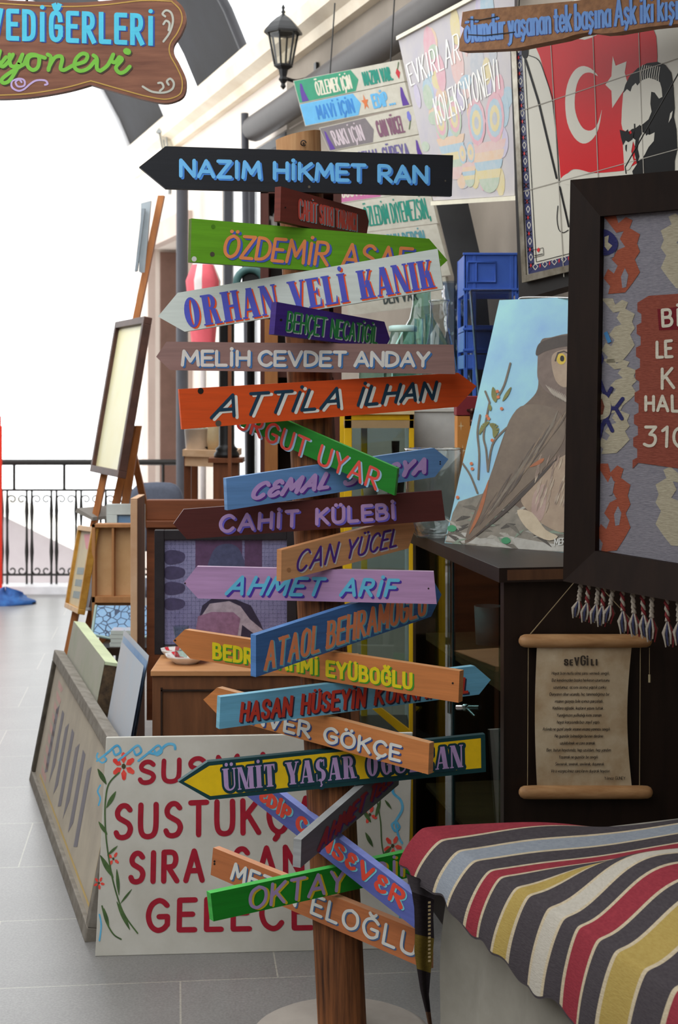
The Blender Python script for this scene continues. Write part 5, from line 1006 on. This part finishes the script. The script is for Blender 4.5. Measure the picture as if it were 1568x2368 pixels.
for k in range(2):
    mb = MB(); s0 = .035+k*(W_-.08)/2; mb.obox(A+ud_*(s0+.003)-rgt*.002+U(0,0,.085), ud_*((W_-.08)/2-.006), rgt*.005, U(0,0,zt-.125), cg_); o = mb.build('door', t)
    mb = MB(); e_ = A+ud_*(s0+(.003 if k else (W_-.08)/2-.006))-rgt*.004+U(0,0,.085); mb.obox(e_, ud_*.004, rgt*.008, U(0,0,zt-.125), M('dark glass edge', (20,44,48), .2)); lab(mb.build('glass_edge', o, loc=V(t['_base'])), 'dark polished glass edge')
    if k == 0:
        mb = MB(); ch = M('polished chrome', (220,222,226), .12, metal=1.0, rgb2=(210,212,216)); c = A+ud_*((W_-.08)/2+.02)-rgt*.012+U(0,0,.545); x_ = (ud_*.6+rgt*.8).normalized()
        c = P(1083,1636,4.13); c2_ = P(1110,1636,4.1); mb.tube([P(1058,1636,4.16), c2_], .0075, ch, 12); mb.tube([P(1076,1636,4.14),P(1084,1636,4.13)], .0115, ch, 14); mb.tube([P(1082,1640,4.12),P(1098,1656,4.1)], .004, ch, 8); lab(mb.build('handle', o, loc=V(t['_base'])), 'chrome lock handle')
# mugs inside the cabinet
mugm = M('pale printed mug', (196,190,196), .3, rgb2=(180,174,184), scale=20)
for i, (s_, r_, hz) in enumerate(((.20,.13,.11),(.2,.26,.11),(.36,.16,.105),(.56,.22,.1),(.72,.16,.11))):
    c = A+ud_*s_+rgt*r_+U(0,0,.7655); tt = thing('mug', ['tall pale mug nearest the end panel in the glass cabinet', 'pale mug behind the nearest one in the glass cabinet', 'pale mug near the middle of the cabinet shelf', 'pale mug deep in the cabinet past the door handle', 'pale mug farthest back on the cabinet shelf'][i], 'mug', c, 'mugs on the cabinet shelf')
    mb = MB(); mb.lathe(c, [(0,0),(.036,0),(.041,hz),(.037,hz),(.033,.008),(0,.008)], mugm, 24); mb.build('cup', tt)
    mb = MB(); h0 = c-rgt*.036+ud_*.0; mb.tube(catmull([tuple(c+rgt*.037+U(0,0,hz*.8)), tuple(c+rgt*.066+U(0,0,hz*.7)), tuple(c+rgt*.066+U(0,0,hz*.35)), tuple(c+rgt*.037+U(0,0,hz*.22))],4), .005, mugm, 8); mb.build('handle', tt)

# ---- owl painting on the cabinet
OW = plane3(U(.2931,4.33,1.0735), U(.595,4.07,1.0735), U(.467,4.534,1.758))
OW.p = OW.p+U(0,0,.0075); ob, orr = OW.hit(1028,1256), OW.hit(1310,1279); ot = OW.hit(1155,694); wv_ = (orr-ob).normalized(); up_ = (ot-ob); Wd = .56
ow_q = [ob, ob+wv_*Wd, ob+wv_*Wd+up_, ob+up_]
t = thing('owl_painting', 'unframed painting of a brown owl under blue sky, on the dark cabinet', 'painting', ob+wv_*.28)
sky_p = M('painted sky', (158,212,208), .55, rgb2=(126,164,208), scale=4.5, amount=.8)
mb = MB(); mb.prism(ow_q, -OW.n*.018, sky_p, M('dark painted canvas edge', (52,50,46), .7, rgb2=(90,92,84), scale=30)); mb.build('canvas', t)
def oil(n, c, c2=None, sc=26): return M('oil '+n, c, .5, rgb2=c2 or tuple(x*.75 for x in c), scale=sc, amount=1.0, bump=.35)
obr, obk, obe, ogr, oye, olg = oil('brown', (112,94,78), (84,70,60)), oil('dark brown', (72,60,52)), oil('buff', (168,148,124), (140,118,100)), oil('mossy ground', (146,138,124), (92,88,78)), oil('yellow', (222,190,60)), oil('leaf', (124,124,60))
mb = MB(); R = lambda *q: [tuple(x) for x in q]
lim = lambda pts: pts
mb.paint(OW, lim([(1047,1186),(1060,1160),(1090,1150),(1120,1140),(1180,1150),(1240,1170),(1320,1160),(1330,1278),(1180,1270),(1029,1254)]), ogr, .0006)
mb.paint(OW, [(1030,1250),(1040,1230),(1080,1232),(1110,1245),(1180,1240),(1260,1255),(1310,1262),(1310,1276),(1180,1268)], oil('pebble light', (186,184,176), (140,136,126)), .0009)
# body
mb.paint(OW, catmull([(1250,790),(1275,780),(1330,772),(1400,800),(1420,1000),(1400,1120),(1330,1150),(1310,1200),(1260,1210),(1225,1200),(1195,1170),(1160,1170),(1120,1225),(1075,1255),(1095,1190),(1130,1110),(1160,1020),(1185,960),(1220,930),(1243,900),(1245,850)], 4, True), obr, .0012)
mb.paint(OW, catmull([(1205,1150),(1250,1100),(1310,1050),(1360,1060),(1360,1180),(1310,1230),(1260,1215),(1225,1185)], 4, True), obe, .0015)
mb.paint(OW, catmull([(1235,1140),(1262,1120),(1262,1170),(1250,1205),(1230,1190)],4,True), oil('pinkish buff', (176,150,138), (146,120,110)), .0018)
mb.paint(OW, catmull([(1185,960),(1225,935),(1290,950),(1306,1010),(1260,1080),(1200,1140),(1140,1200),(1078,1250),(1110,1160),(1150,1060)], 4, True), oil('wing', (98,84,72), (120,104,86)), .0018)
for s_, m in (([(1288,1060),(1240,1110),(1170,1180),(1100,1240)], obk), ([(1130,1110),(1110,1180),(1085,1235)], oil('rust streak', (176,104,62))), ([(1225,1080),(1248,1068),(1258,1060)], oil('rust streak', (176,104,62))), ([(1290,950),(1262,1010),(1200,1090),(1130,1190)], oil('grey streak', (130,118,102)))): mb.stroke(OW, catmull(s_,4), 9, m, .0022, taper=True)
# head
mb.paint(OW, catmull([(1246,800),(1252,792),(1290,778),(1350,775),(1370,830),(1350,900),(1310,920),(1270,910),(1245,880),(1243,840)], 4, True), oil('head', (94,78,70), (120,102,90)), .0020)
mb.paint(OW, catmull([(1243,800),(1258,788),(1300,776),(1350,776),(1350,796),(1300,802),(1262,812),(1240,822)], 4, True), obk, .0024)
mb.paint(OW, catmull([(1275,830),(1290,812),(1320,812),(1330,860),(1310,895),(1285,880)], 4, True), obe, .0024)
mb.paint(OW, ell(1298,830,11,13,16), oye, .0028); mb.paint(OW, ell(1300,829,5,7,12), flat('owl pupil', (20,18,18)), .0032); mb.stroke(OW, [(1284,834),(1290,816),(1304,812),(1316,818)], 3, obk, .0030)
for i in range(8): mb.stroke(OW, [(1262+i*6,890+i*3),(1274+i*6,905+i*3.5),(1284+i*6,918+i*3)], 4, oil('breast feather light', (176,164,148)), .0026, taper=True)
# foot, branches, leaves
mb.paint(OW, [(1196,1180),(1230,1185),(1262,1225),(1290,1240),(1270,1250),(1236,1236),(1210,1212)], oil('feathered leg', (200,186,160), (170,152,126)), .0026, curve=3)
for s_ in ([(1128,1090),(1124,1040),(1118,1010),(1124,970),(1132,930)],[(1106,1108),(1108,1050),(1104,1000),(1110,960)],[(1128,1090),(1138,1030),(1160,1000),(1190,975)],[(1104,1140),(1088,1100),(1070,1072)],[(1132,930),(1122,905)],[(1150,920),(1166,890),(1180,840)]): mb.stroke(OW, catmull(s_,4), 4.5, oil('twig', (116,104,88)), .0016)
for s_, w_ in (([(1140,895),(1143,915),(1146,930)],13),([(1182,895),(1172,912),(1162,928)],8),([(1108,1005),(1118,985),(1132,975)],10),([(1132,980),(1146,990),(1142,1012)],16),([(1132,935),(1134,950)],8)): mb.stroke(OW, catmull(s_,4), w_, olg, .0020, taper=True)
for x, y in ((1152,918),(1130,968),(1126,962),(1138,1018),(1090,1072),(1092,1084),(1058,1150),(1160,945),(1150,905)): mb.paint(OW, ell(x,y,4,4,8), oil('orange berry', (214,116,66)), .0024)
for x, y in ((1045,1222),(1170,1250)): mb.paint(OW, ell(x,y,11,8,10), oil('emerald dab', (60,150,100)), .0024)
random.seed(11)
lil, cya, pal = oil('lilac sky dab', (160,172,214), (140,160,206)), oil('cyan sky dab', (120,192,210), (104,176,206)), oil('pale sky dab', (160,212,208), (140,196,204))
shades = [oil('feather %d' % i, c) for i, c in enumerate(((128,110,92),(92,78,68),(112,98,84),(140,120,98),(100,84,70)))]
for i in range(110):
    u, v_ = random.random(), random.random(); x = 1095+u*150+v_*70; y = 1215-u*200-v_*60
    if x > 1300 or y < 925: continue
    mb.stroke(OW, [(x+16,y-26),(x+2,y-2),(x-16,y+26)], random.uniform(3,6), random.choice(shades), .0019+i*2.5e-6, taper=True)
for i in range(40):
    x, y = random.uniform(1240,1306), random.uniform(1060,1180); mb.stroke(OW, [(x+5,y-14),(x,y),(x-4,y+14)], random.uniform(3,6), random.choice([oil('breast dab', (180,160,140)), oil('breast dab two', (150,128,112)), oil('breast dab three', (196,178,154))]), .00195+i*2.5e-6, taper=True)
for i in range(60):
    y = random.uniform(1165,1268); xl_ = 1155-(y-694)*.2265; x = random.uniform(xl_+10, 1300); an = random.uniform(-.9,.6); l_ = random.uniform(10,26); mb.stroke(OW, [(x-l_*math.cos(an),y-l_*math.sin(an)),(x,y),(x+l_*math.cos(an+.3),y+l_*math.sin(an+.3))], random.uniform(5,11), random.choice([oil('ground dab', (110,104,92)), oil('ground dab two', (176,172,160)), oil('ground dab three', (80,74,66)), oil('ground dab four', (134,150,130))]), .0010+i*2e-6, taper=True)
letter(mb, OW, 'MERT', [(1282,1246),(1312,1244),(1312,1256),(1282,1262)], 2, flat('signature', (206,206,200)), .0030)
mb.build('owl_picture', t)
single('wire_handle', 'thin bent steel rod on top of the black panel behind the owl painting', 'rod', lambda m: m.tube(catmull([tuple(P(1200,694,4.58)),tuple(P(1210,688,4.57)),tuple(P(1280,688,4.42)),tuple(P(1330,690,4.35))],4), .003, M('chromed wire', (190,190,188), .25, metal=.8), 6))

# ---- parchment scroll
SC = vplane(P(1350,1650,3.706), 0); sq = plane3(A-ud_*.0, A+rgt*.5, A+U(0,0,1)); SC = Plane(A-ud_*.022, sq.n)
t = thing('parchment_scroll', 'aged parchment scroll with printed poem between two wooden rods, hanging on the cabinet', 'scroll', SC.hit(1352,1850)); rod = M('pale turned wood', (190,148,104), .5, rgb2=(150,106,66), axis=(2,16,16), scale=3)
def rodm(x0, x1, y, nm):
    mb = MB(); a, b = SC.hit(x0, y, .004), SC.hit(x1, y, .004); u_ = (b-a).normalized(); r = .0165; L = (b-a).length
    mb.tube([a+u_*s_ for s_ in (0,.004,.012,.03,L/2,L-.03,L-.012,L-.004,L)], [.006,.012,.0155,r,r,r,.0155,.012,.006], rod, 18); mb.build(nm, t)
rodm(1201,1506,1482,'top_rod'); rodm(1201,1508,1832,'bottom_rod')
par = M('stained parchment', (206,190,162), .8, rgb2=(156,124,84), scale=9, amount=.7)
mb = MB(); rows = []
for i in range(17):
    v_ = i/16; y = 1494+(1818-1494)*v_; pinch = 8*math.sin(math.pi*v_); rows.append([SC.hit(1242-pinch*.6+(1461-1242-pinch*.7)*u/12+ (0 if u < 12 else 0), y, .004+.004*math.sin(math.pi*u/12)*math.sin(math.pi*v_)) for u in range(13)])
mb.grid(rows, par); mb.grid([[p-SC.n*.001 for p in r] for r in rows], par); mb.build('parchment', t)
mb = MB(); inkb = flat('faded black ink', (62,53,45)); SI = Plane(SC.p+SC.n*.0092, SC.n)
for i, c in enumerate('SEVGİLİ'):
    x = 1304+[0,13,24,38,53,62,74][i]; a = [1,.9,1.1,1.25,1.1,.95,.85][i]; letter(mb, SI, c, [(x,1540-20*a+abs(i-3)*1),(x+[11,9,12,13,3,9,3][i],1540-20*a+abs(i-3)*1),(x+[11,9,12,13,3,9,3][i],1540),(x,1540)], 4.2, inkb, .0004, style='slab', thin=.6)
lines = ['Hayat bize mutlu olma şansı vermedi sevgili,', 'Biz kendimizden başka herkesin üzüntüsünü', 'üzüntümüz, acısını acımız yaptık çünkü', 'Dünyanın öbür ucunda, hiç tanımadığımız bir', 'insanın gözyaşı bile içimizi parçaladı,', 'Kedilere ağladık, kuşların yasını tuttuk...', 'Yüreğimizin yufkalığı kimi zaman', 'hayat karşısında bizi zayıf yaptı.', 'Aslında ne güzel şeydir insanın insana yanması sevgili...', 'Ne güzeldir bilmediğin birinin derdine', 'üzülebilmek ve çare aramak.', 'Ben, bütün hayatımda, hep üzüldüm, hep yandım.', 'Yaşamak ne güzeldir be sevgili...', 'Sevinerek, severek, sevilerek, düşünerek.', 'Ve o vazgeçilmez sancılarını duyarak hayatın.']
ext = [(1276,1410),(1276,1409),(1280,1401),(1271,1409),(1283,1395),(1278,1400),(1287,1390),(1288,1388),(1255,1416),(1283,1394),(1295,1377),(1264,1414),(1292,1388),(1284,1398),(1274,1411)]
for i, (s_, (xa, xb)) in enumerate(zip(lines, ext)):
    y = 1560+i*16.15; letter(mb, SI, s_, [(xa,y-7),(xb,y-7),(xb,y),(xa,y)], 1.0, inkb, .0004, slant=.2, gap=.18, space=.36)
letter(mb, SI, 'Yılmaz GÜNEY', [(1398,1796),(1446,1796),(1446,1803),(1398,1803)], 1.0, inkb, .0004, gap=.2)
mb.build('lettering', t)
cd = M('jute cord', (150,132,100), .8)
for x in (1222, 1481): mb = MB(); mb.tube([SC.hit(x,1495,.004), SC.hit(x-2,1820,.004)], .0012, cd, 5); mb.build('side_cord', t)
mb = MB(); mb.tube([SC.hit(1227,1466,.006), SC.hit(1352,1318,.006), SC.hit(1490,1466,.006)], .0015, cd, 5); mb.build('hanging_cord', t)
mb = MB(); mb.tube([SC.hit(1502,1498,.006), SC.hit(1502,1560,.006)], .001, cd, 5); mb.tube([SC.hit(1502,1560,.006), SC.hit(1502,1578,.006)], .003, M('ivory toggle', (190,176,140), .5), 8); lab(mb.build('pull_cord', t), 'cord with small ivory toggle')

# ---- yellow framed glass showcase behind the dark cabinet
ye = M('yellow enamelled metal', (232,190,30), .4, rgb2=(214,168,24), scale=6); d = 4.95
X = lambda px, dd=d: (px-CX)/F*dd
Z = lambda py, dd=d: H+(HY-py)/F*dd
t = thing('glass_showcase', 'glass showcase with yellow metal corners between the signpost and the dark cabinet', 'showcase', U(X(880),d+.25,0))
mb = MB()
for a, b in ((796,814),(946,958)): mb.box((X(a),d,0),(X(b),d+.03,Z(958)), ye)
mb.box((X(786,d+.5),d+.5,0),(X(804,d+.5),d+.53,Z(958)), ye); mb.box((X(840,d),d+.48,0),(X(856,d),d+.5,Z(958)), ye)
mb.box((X(796),d,Z(972)),(X(958),d+.03,Z(958)), ye); mb.build('corner_profile', t, bevel=.002)
mb = MB(); mb.box((X(796),d-.01,Z(958)),(X(958),d+.53,Z(946.2)), M('cream showcase top', (222,204,160), .5)); mb.box((X(796),d,Z(990)),(X(958),d+.5,Z(972)), M('oak lintel', (176,150,110), .6)); lab(mb.build('top', t), 'cream wooden top')
mb = MB(); mb.box((X(814),d+.012,.3),(X(946),d+.016,Z(990)), cg_); lab(mb.build('pane', t), 'front glass pane')
mb = MB(); mb.box((X(796),d+.02,.0),(X(958),d+.5,.36), dark); mb.prism([P(862,1640,d-.002),P(880,1636,d-.002),P(952,1692,d-.002),P(952,1718,d-.002)], (0,.02,0), ye); lab(mb.build('plinth', t), 'dark plinth with slanting yellow strip')
for z in (.78, 1.12): mb = MB(); mb.box((X(814),d+.03,z),(X(946),d+.48,z+.008), cg_); mb.build('shelf', t)
its = [('bottle', 'dark brown bottle in the yellow framed showcase, upper shelf', (60,40,32), .92, 1.128, .03, .2), ('figurine', 'pale small figurine in the yellow framed showcase, upper shelf', (190,170,150), .86, 1.128, .025, .14), ('bowl', 'wide dark bowl in the yellow framed showcase, middle shelf', (70,66,64), .9, .788, .06, .06), ('tin', 'red and yellow tin in the yellow framed showcase, middle shelf', (200,60,50), .83, .788, .035, .1)]
for nm, lb_, c_, fx, z, r, hh in its: single(nm, lb_, nm, lambda m: m.lathe(U(X(fx*1000),d+.2,z+.0005), [(0,0),(r*.8,0),(r,hh*.3),(r*.9,hh*.6),(r*.4,hh*.75),(r*.45,hh),(0,hh)], M(nm+' glaze', c_, .3), 18))
# backing cupboard (white metal box) under the glassware and shelf board
d3 = 5.2
single('white_cupboard', 'white metal cupboard behind the orange box, carrying the glassware', 'cupboard', lambda m: (m.box((X(955,d3),d3,0),(X(1190,d3),d3+.64,Z(944,d3)-.012), M('white painted metal', (206,206,202), .4)), m.box((.05,d3+.36,Z(944,d3)-.012-.03),(X(955,d3)-.001,d3+.64,Z(944,d3)-.012), M('white painted metal', (206,206,202), .4)), m.box((X(950,d3),d3-.006,Z(944,d3)-.012),(X(1190,d3),d3+.64,Z(944,d3)), M('white shelf edge', (220,218,210), .4)), m.sphere(P(1037,950,d3-.002), .004, blk, 8)), bevel=.002)
zs = Z(944,d3)
g_cl, g_gr, g_bl = glass('clear lab glass', (238,243,243), .96, power=2.2), glass('pale green glass', (206,236,228), .95, power=2.4), glass('pale blue glass', (200,216,240), .95, power=2.2)
def vessel(name, label, px, dd, prof, m, cat=None, n=28, group=None):
    c = U((px-CX)/F*dd, dd, zs+.0005); return single(name, label, cat or name, lambda mm: mm.lathe(c, prof, m, n), group)
s5 = 5.45/3600
vessel('flask', 'clear conical laboratory flask standing right of the green jar', 1016, 5.3, [(0,0),(.07,.002),(.075,.012),(.07,.05),(.052,.18),(.037,.25),(.031,.28),(.031,.355),(.036,.36),(.036,.366),(.029,.362)], g_cl)
vessel('jar', 'wide mouthed pale green glass jar with a white lid ring', 932, 5.47, [(0,0),(.06,.002),(.07,.02),(.07,.15),(.06,.2),(.048,.235),(.043,.265)], g_gr)
vessel('lid', 'pale green white lid of the wide green glass jar', 932, 5.47, [(.043,.2655),(.05,.2655),(.05,.284),(.04,.287),(0,.287)], M('frosted lid', (190,222,216), .4), 'lid')
vessel('glass_tube', 'thin tall pale green glass tube behind the conical flask', 968, 5.4, [(0,0),(.016,.0),(.016,.305),(.019,.308)], g_gr)
vessel('glass_tube', 'second thin pale green glass tube, close beside the flask neck', 992, 5.5, [(0,0),(.014,.0),(.014,.325),(.017,.328)], g_gr)
vessel('demijohn', 'large pale green demijohn with long neck at the back of the glassware', 975, 5.66, [(0,0),(.09,.004),(.11,.04),(.11,.17),(.1,.22),(.075,.27),(.045,.32),(.034,.37),(.032,.47),(.038,.48)], g_gr)
vessel('jar', 'low pale green glass jar left of the lidded jar', 862, 5.56, [(0,0),(.045,0),(.05,.02),(.05,.25),(.042,.28),(.044,.3)], g_gr)
def bumpy(m):
    c = U((1060-CX)/F*5.82-.004, 5.76, zs+.0005); rows = []
    for i in range(46):
        v_ = i/45; r = .044+.018*v_-.008*math.sin(v_*3.14) ; rows.append([c+U((r+.006*max(0, math.sin(v_*26)*math.sin(a*math.pi/32*8)))*math.cos(a*math.pi/32), (r+.006*max(0, math.sin(v_*26)*math.sin(a*math.pi/32*8)))*math.sin(a*math.pi/32), .46*v_) for a in range(64)])
    m.grid(rows, g_bl, closed=True)
single('vase', 'tall dimpled pale blue glass vase beside the blue crate', 'vase', bumpy)
single('metal_sheet', 'dark grey metal sheet standing against the wall below the pastel picture', 'metal sheet', lambda m: m.prism([P(1008,470,5.834),P(1082,466,5.834),P(1122,640,5.834),U(P(1150,900,5.834).x,5.834,zs+.0005),U(P(1050,900,5.834).x,5.834,zs+.0005),P(1050,640,5.834)], (0,.003,0), M('dull grey steel', (78,78,78), .4, metal=.5)))
# blue crate
cb_ = M('blue crate plastic', (70,108,200), .4, rgb2=(60,96,186), scale=10)
dc = 5.32; t = thing('plastic_crate', 'blue plastic bottle crate standing behind the owl painting', 'crate', U(X(1132,dc),dc+.15,zs)); x0, x1 = X(1073,dc), X(1200,dc); zt2 = Z(588,dc)
mb = MB(); dd = .3; zb2 = zs+.0005
for x in (x0, x0+.03, x1-.03, x1-.012): mb.box((x,dc,zb2),(x+.012,dc+.012,zt2), cb_)
for x in (x0, x1-.012): mb.box((x,dc+dd-.012,zb2),(x+.012,dc+dd,zt2), cb_)
for za, zb_ in ((zb2,zb2+.03),(Z(852,dc),Z(820,dc)),(Z(768,dc),Z(752,dc)),(Z(680,dc),Z(588,dc)),(Z(812,dc),Z(764,dc))):
    mb.box((x0,dc+.002,za),(x1,dc+.008,zb_), cb_); mb.box((x0+.002,dc,za),(x0+.008,dc+dd,zb_), cb_); mb.box((x1-.008,dc,za),(x1-.002,dc+dd,zb_), cb_); mb.box((x0,dc+dd-.008,za),(x1,dc+dd-.002,zb_), cb_)
for za in (Z(590,dc),Z(672,dc),Z(764,dc),Z(812,dc)): mb.box((x0-.004,dc-.005,za),(x1+.004,dc+.004,za+.008), cb_)
mb.box((x0,dc,zb2),(x1,dc+dd,zb2+.006), cb_); mb.build('body', t, bevel=.0015)
mb = MB(); q = [(1082,606),(1146,606),(1146,652),(1082,652),(1082,606)]; mb.tube([P(x,y,dc-.001) for x, y in q], .004, cb_, 6); mb.tube([P(1102,606,dc-.001),P(1102,652,dc-.001)], .003, cb_, 6); mb.build('grip_rim', t)
# frosted plastic bin in front of the crate
def bin_(m):
    dB = 5.0; x0, x1 = X(1116,dB), X(1200,dB); z0, z1 = zt+.0005 if False else zs+.0005, Z(662,dB); g = glass('frosted plastic', (214,216,220), .8, .25)
    dB0 = 5.21
    m.grid([[U(x0+.012,dB0,z0),U(x1,dB0,z0),U(x1,dB0+.07,z0),U(x0+.012,dB0+.07,z0)],[U(x0-.02,dB0-.0,z1),U(x1,dB0,z1),U(x1,dB0+.08,z1),U(x0-.02,dB0+.08,z1)]], g, smooth=False, closed=True); m.tube([U(x0-.02,dB0,z1),U(x1,dB0,z1)], .004, g, 6); m.tube([U(x0+.012,dB0,z0),U(x0-.02,dB0,z1)], .003, g, 6)
single('plastic_bin', 'tall frosted clear plastic bin in front of the blue crate', 'bin', bin_)
# red and orange box with metal clasp, standing on the cabinet top
dq = 4.62; t = thing('painted_box', 'upright box, dark red above and orange below, with metal clasp', 'box', U(X(1110,dq),dq+.06,zt))
mb = MB(); mb.box((X(1057,dq),dq,zt+.0005),(X(1190,dq),dq+.1,Z(962,dq)), M('orange paint', (214,146,76), .5, rgb2=(202,132,62), scale=8)); 
for x, y, s_ in ((1070,1042,9),(1062,1060,6),(1066,985,7)):
    p = Plane((0,dq,0),(0,-1,0)); mb.paint(p, [(x,y-s_*1.6),(x+s_*.18,y-s_*.2),(x+s_,y),(x+s_*.18,y+s_*.2),(x,y+s_*1.6),(x-s_*.18,y+s_*.2),(x-s_,y),(x-s_*.18,y-s_*.2)], flat('pale star', (232,206,160)), .0008)
mb.build('body', t, bevel=.002)
mb = MB(); mb.box((X(1057,dq)-.002,dq-.002,Z(961,dq)),(X(1190,dq),dq+.102,Z(916,dq)), M('dark red paint', (146,52,60), .5)); mb.build('lid', t, bevel=.002)
mb = MB(); br = M('aged bronze', (96,66,58), .35, metal=.7); p = P(1090,975,dq-.004); mb.box((p.x-.004,dq-.008,Z(985,dq)),(p.x+.012,dq-.002,Z(945,dq)), br); mb.sphere((p.x+.003,dq-.01,Z(950,dq)), .009, br, 8); mb.sphere((p.x+.003,dq-.01,Z(975,dq)), .008, br, 8); mb.box((p.x-.014,dq-.009,Z(951,dq)),(p.x+.012,dq-.004,Z(946,dq)), br); lab(mb.build('clasp', t), 'bronze clasp')
# large clear glass bowl on the cabinet top
def bowl(m):
    c = U((1030-CX)/F*4.52-.035, 4.5, zt+.0005); m.lathe(c, [(0,0),(.05,.0),(.06,.01),(.075,.06),(.082,.14),(.084,.25),(.087,.256),(.08,.25),(.077,.14),(.07,.06),(.05,.012),(0,.01)], g_cl, 32)
single('glass_bowl', 'tall clear glass bowl on the dark cabinet top beside the orange box', 'bowl', bowl)

# ---- low table draped with canvas and striped kilim, front right
B0 = U(.205, 3.2, .575); ev = U(.362, -.932, 0); rv = U(.932, .362, 0)
canv = M('grey canvas sheet', (158,154,143), .9, rgb2=(134,130,120), scale=5, bump=.3)
mb = MB(); rows = []
for j in range(17):
    zf_ = j/16; z = .56*(1-zf_)
    row = []
    for i in range(81):
        s_ = i/80*1.5; f_ = .020*math.sin(s_*15+2.2*math.sin(s_*5+zf_*2.5))*(zf_**.6)+.02*math.sin(s_*31+zf_*5)*zf_*(1-zf_)*2+.03*zf_*math.sin(s_*4)
        row.append(B0+ev*(s_-.0)+rv*(.035-.03*zf_-f_)+U(0,0,z-.575))
    rows.append(row)
mb.grid(rows, canv)
mb.grid([[B0+rv*.035+U(0,0,-.015), B0+rv*1.0+U(0,0,-.015)], [B0+rv*.03+U(0,0,-.575), B0+rv*1.0+U(0,0,-.575)]], canv); mb.grid([[B0+rv*.035+U(0,0,-.015), B0+rv*.035+ev*1.5+U(0,0,-.015)], [B0+rv*1.0+U(0,0,-.015), B0+rv*1.0+ev*1.5+U(0,0,-.015)]], canv)
tag(mb.build('draped_table'), 'low table covered to the floor with a grey canvas sheet, under the striped kilim', 'table')
us = [-.06]; 
cums = [0, .075, .145, .21, .25, .318, .365, .442, .492, .545, .608, .665, .752, .815, .95, 1.05, 1.16, 1.24, 1.4]
names = ['red','dark','blue','dark','red','dark','yellow','dark','white','dark','red','dark','yellow','dark','red','dark','white','dark']
kil = {'red': weave('kilim red', (146,58,66), (118,42,52)), 'dark': weave('kilim charcoal', (78,73,75), (56,51,55)), 'blue': weave('kilim grey blue', (142,148,154), (118,124,134)), 'yellow': weave('kilim ochre', (170,150,88), (148,124,66)), 'white': weave('kilim ivory', (186,180,168), (162,156,144)), 'line': weave('kilim cream thread', (196,182,156), (160,146,120))}
ub = [(0.015-.05, 'red')]
# boundaries along the edge: the red band starts behind the far corner
bnd = [-.07, .028, .108, .178, .244, .287, .353, .398, .475, .526, .576, .643, .700, .787, .87, .98, 1.06, 1.18, 1.26, 1.42]
cols_u, mats_u = [], []
for i in range(len(bnd)-1):
    nm = names[i % len(names)]; k = 4
    for q in range(k): cols_u.append(bnd[i]+(bnd[i+1]-.006-bnd[i])*q/k); mats_u.append(kil[nm])
    cols_u.append(bnd[i+1]-.006); mats_u.append(kil['line'])
cols_u.append(bnd[-1])
def sm(a, b, x): t_ = max(0, min(1, (x-a)/(b-a))); return t_*t_*(3-2*t_)
vs = [-.135,-.125,-.11,-.09,-.06,-.035,-.015,0,.02,.045,.08,.12,.17,.23,.3,.38,.47,.57,.68,.8,.92]
def kpt(u, v_, und=0.0):
    if v_ > 0 and u < .028: u += (.028-u)*.8*sm(0,.28,v_)
    hemk = .8+.25*sm(.1,.7,u)+.05*math.sin(u*31)+.03*math.sin(u*77)
    hump = (.004+.085*sm(.25,.55,u))
    if v_ < 0:
        s_ = -v_*hemk; out_ = .05*math.sin(min(1, s_/.12)*1.57)*(1-.5*sm(.1,.6,u)) ; ramp = s_*s_/(s_+.028)*(.85+.35*sm(.05,.4,u))
        p = B0+ev*u-rv*(out_+s_*.12+.004*math.sin(u*40)*s_/.1)+U(0,0,-ramp)
    else:
        hz = hump*sm(0,.17,v_)*(1-.55*sm(.35,.9,v_))-.012*math.exp(-(v_/.04)**2)*0+.006*math.sin(u*14+v_*9)*sm(.05,.3,v_)
        p = B0+ev*u+rv*v_+U(0,0,hz)
        if u < .06: p.z -= .10*(.06-u)/.1*sm(.2,.6,v_)
    return p+U(0,0,und)
mb = MB(); rows = [[kpt(u, v_, .006) for v_ in vs] for u in cols_u]
mb.grid(rows, None, mfun=lambda i, j: mats_u[i])
mb.grid([[p-U(0,0,.004) for p in r] for r in rows], kil['dark'])
t = thing('striped_kilim', 'striped red, charcoal, yellow and ivory kilim draped over the low table, bottom right', 'kilim', B0+ev*.5+rv*.4+U(0,0,0)); cl_ = mb.build('cloth', t); sb_ = cl_.modifiers.new('soft folds', 'SUBSURF'); sb_.levels = 1; sb_.render_levels = 2
# frayed hanging corner at the far end
dn = 3.19
L_ = [(938,2020),(952,2062),(958,2100),(960,2160),(958,2200),(964,2240),(972,2290),(984,2340),(994,2390)]; R_ = [(1010,2050),(1004,2080),(1002,2120),(1004,2170),(1000,2215),(996,2250),(992,2300),(996,2340),(1002,2390)]
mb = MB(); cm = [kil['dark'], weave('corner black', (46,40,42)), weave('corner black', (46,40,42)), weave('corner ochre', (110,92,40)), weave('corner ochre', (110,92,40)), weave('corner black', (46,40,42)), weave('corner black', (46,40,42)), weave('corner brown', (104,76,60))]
rows = [[P(l[0]+(r[0]-l[0])*k/5, l[1]+(r[1]-l[1])*k/5, 3.13-.012*math.sin(k*1.2)+.004*math.sin(i*1.7)) for k in range(6)] for i, (l, r) in enumerate(zip(L_, R_))]
mb.grid(rows, None, mfun=lambda i, j: cm[i]); mb.grid([[p+U(0,.004,0) for p in r] for r in rows], cm[1])
lt = weave('corner cream thread', (180,160,120))
for i in range(16): y = 2085+i*9; mb.paint(Plane((0,3.112,0),(0,-1,0)), [(990,y),(996,y-1),(996,y+4),(990,y+5)], lt, 0)
lab(mb.build('hanging_corner', t), 'frayed dark hanging corner with ochre band')

for o in S.objects:
    if '_base' in o: del o['_base']
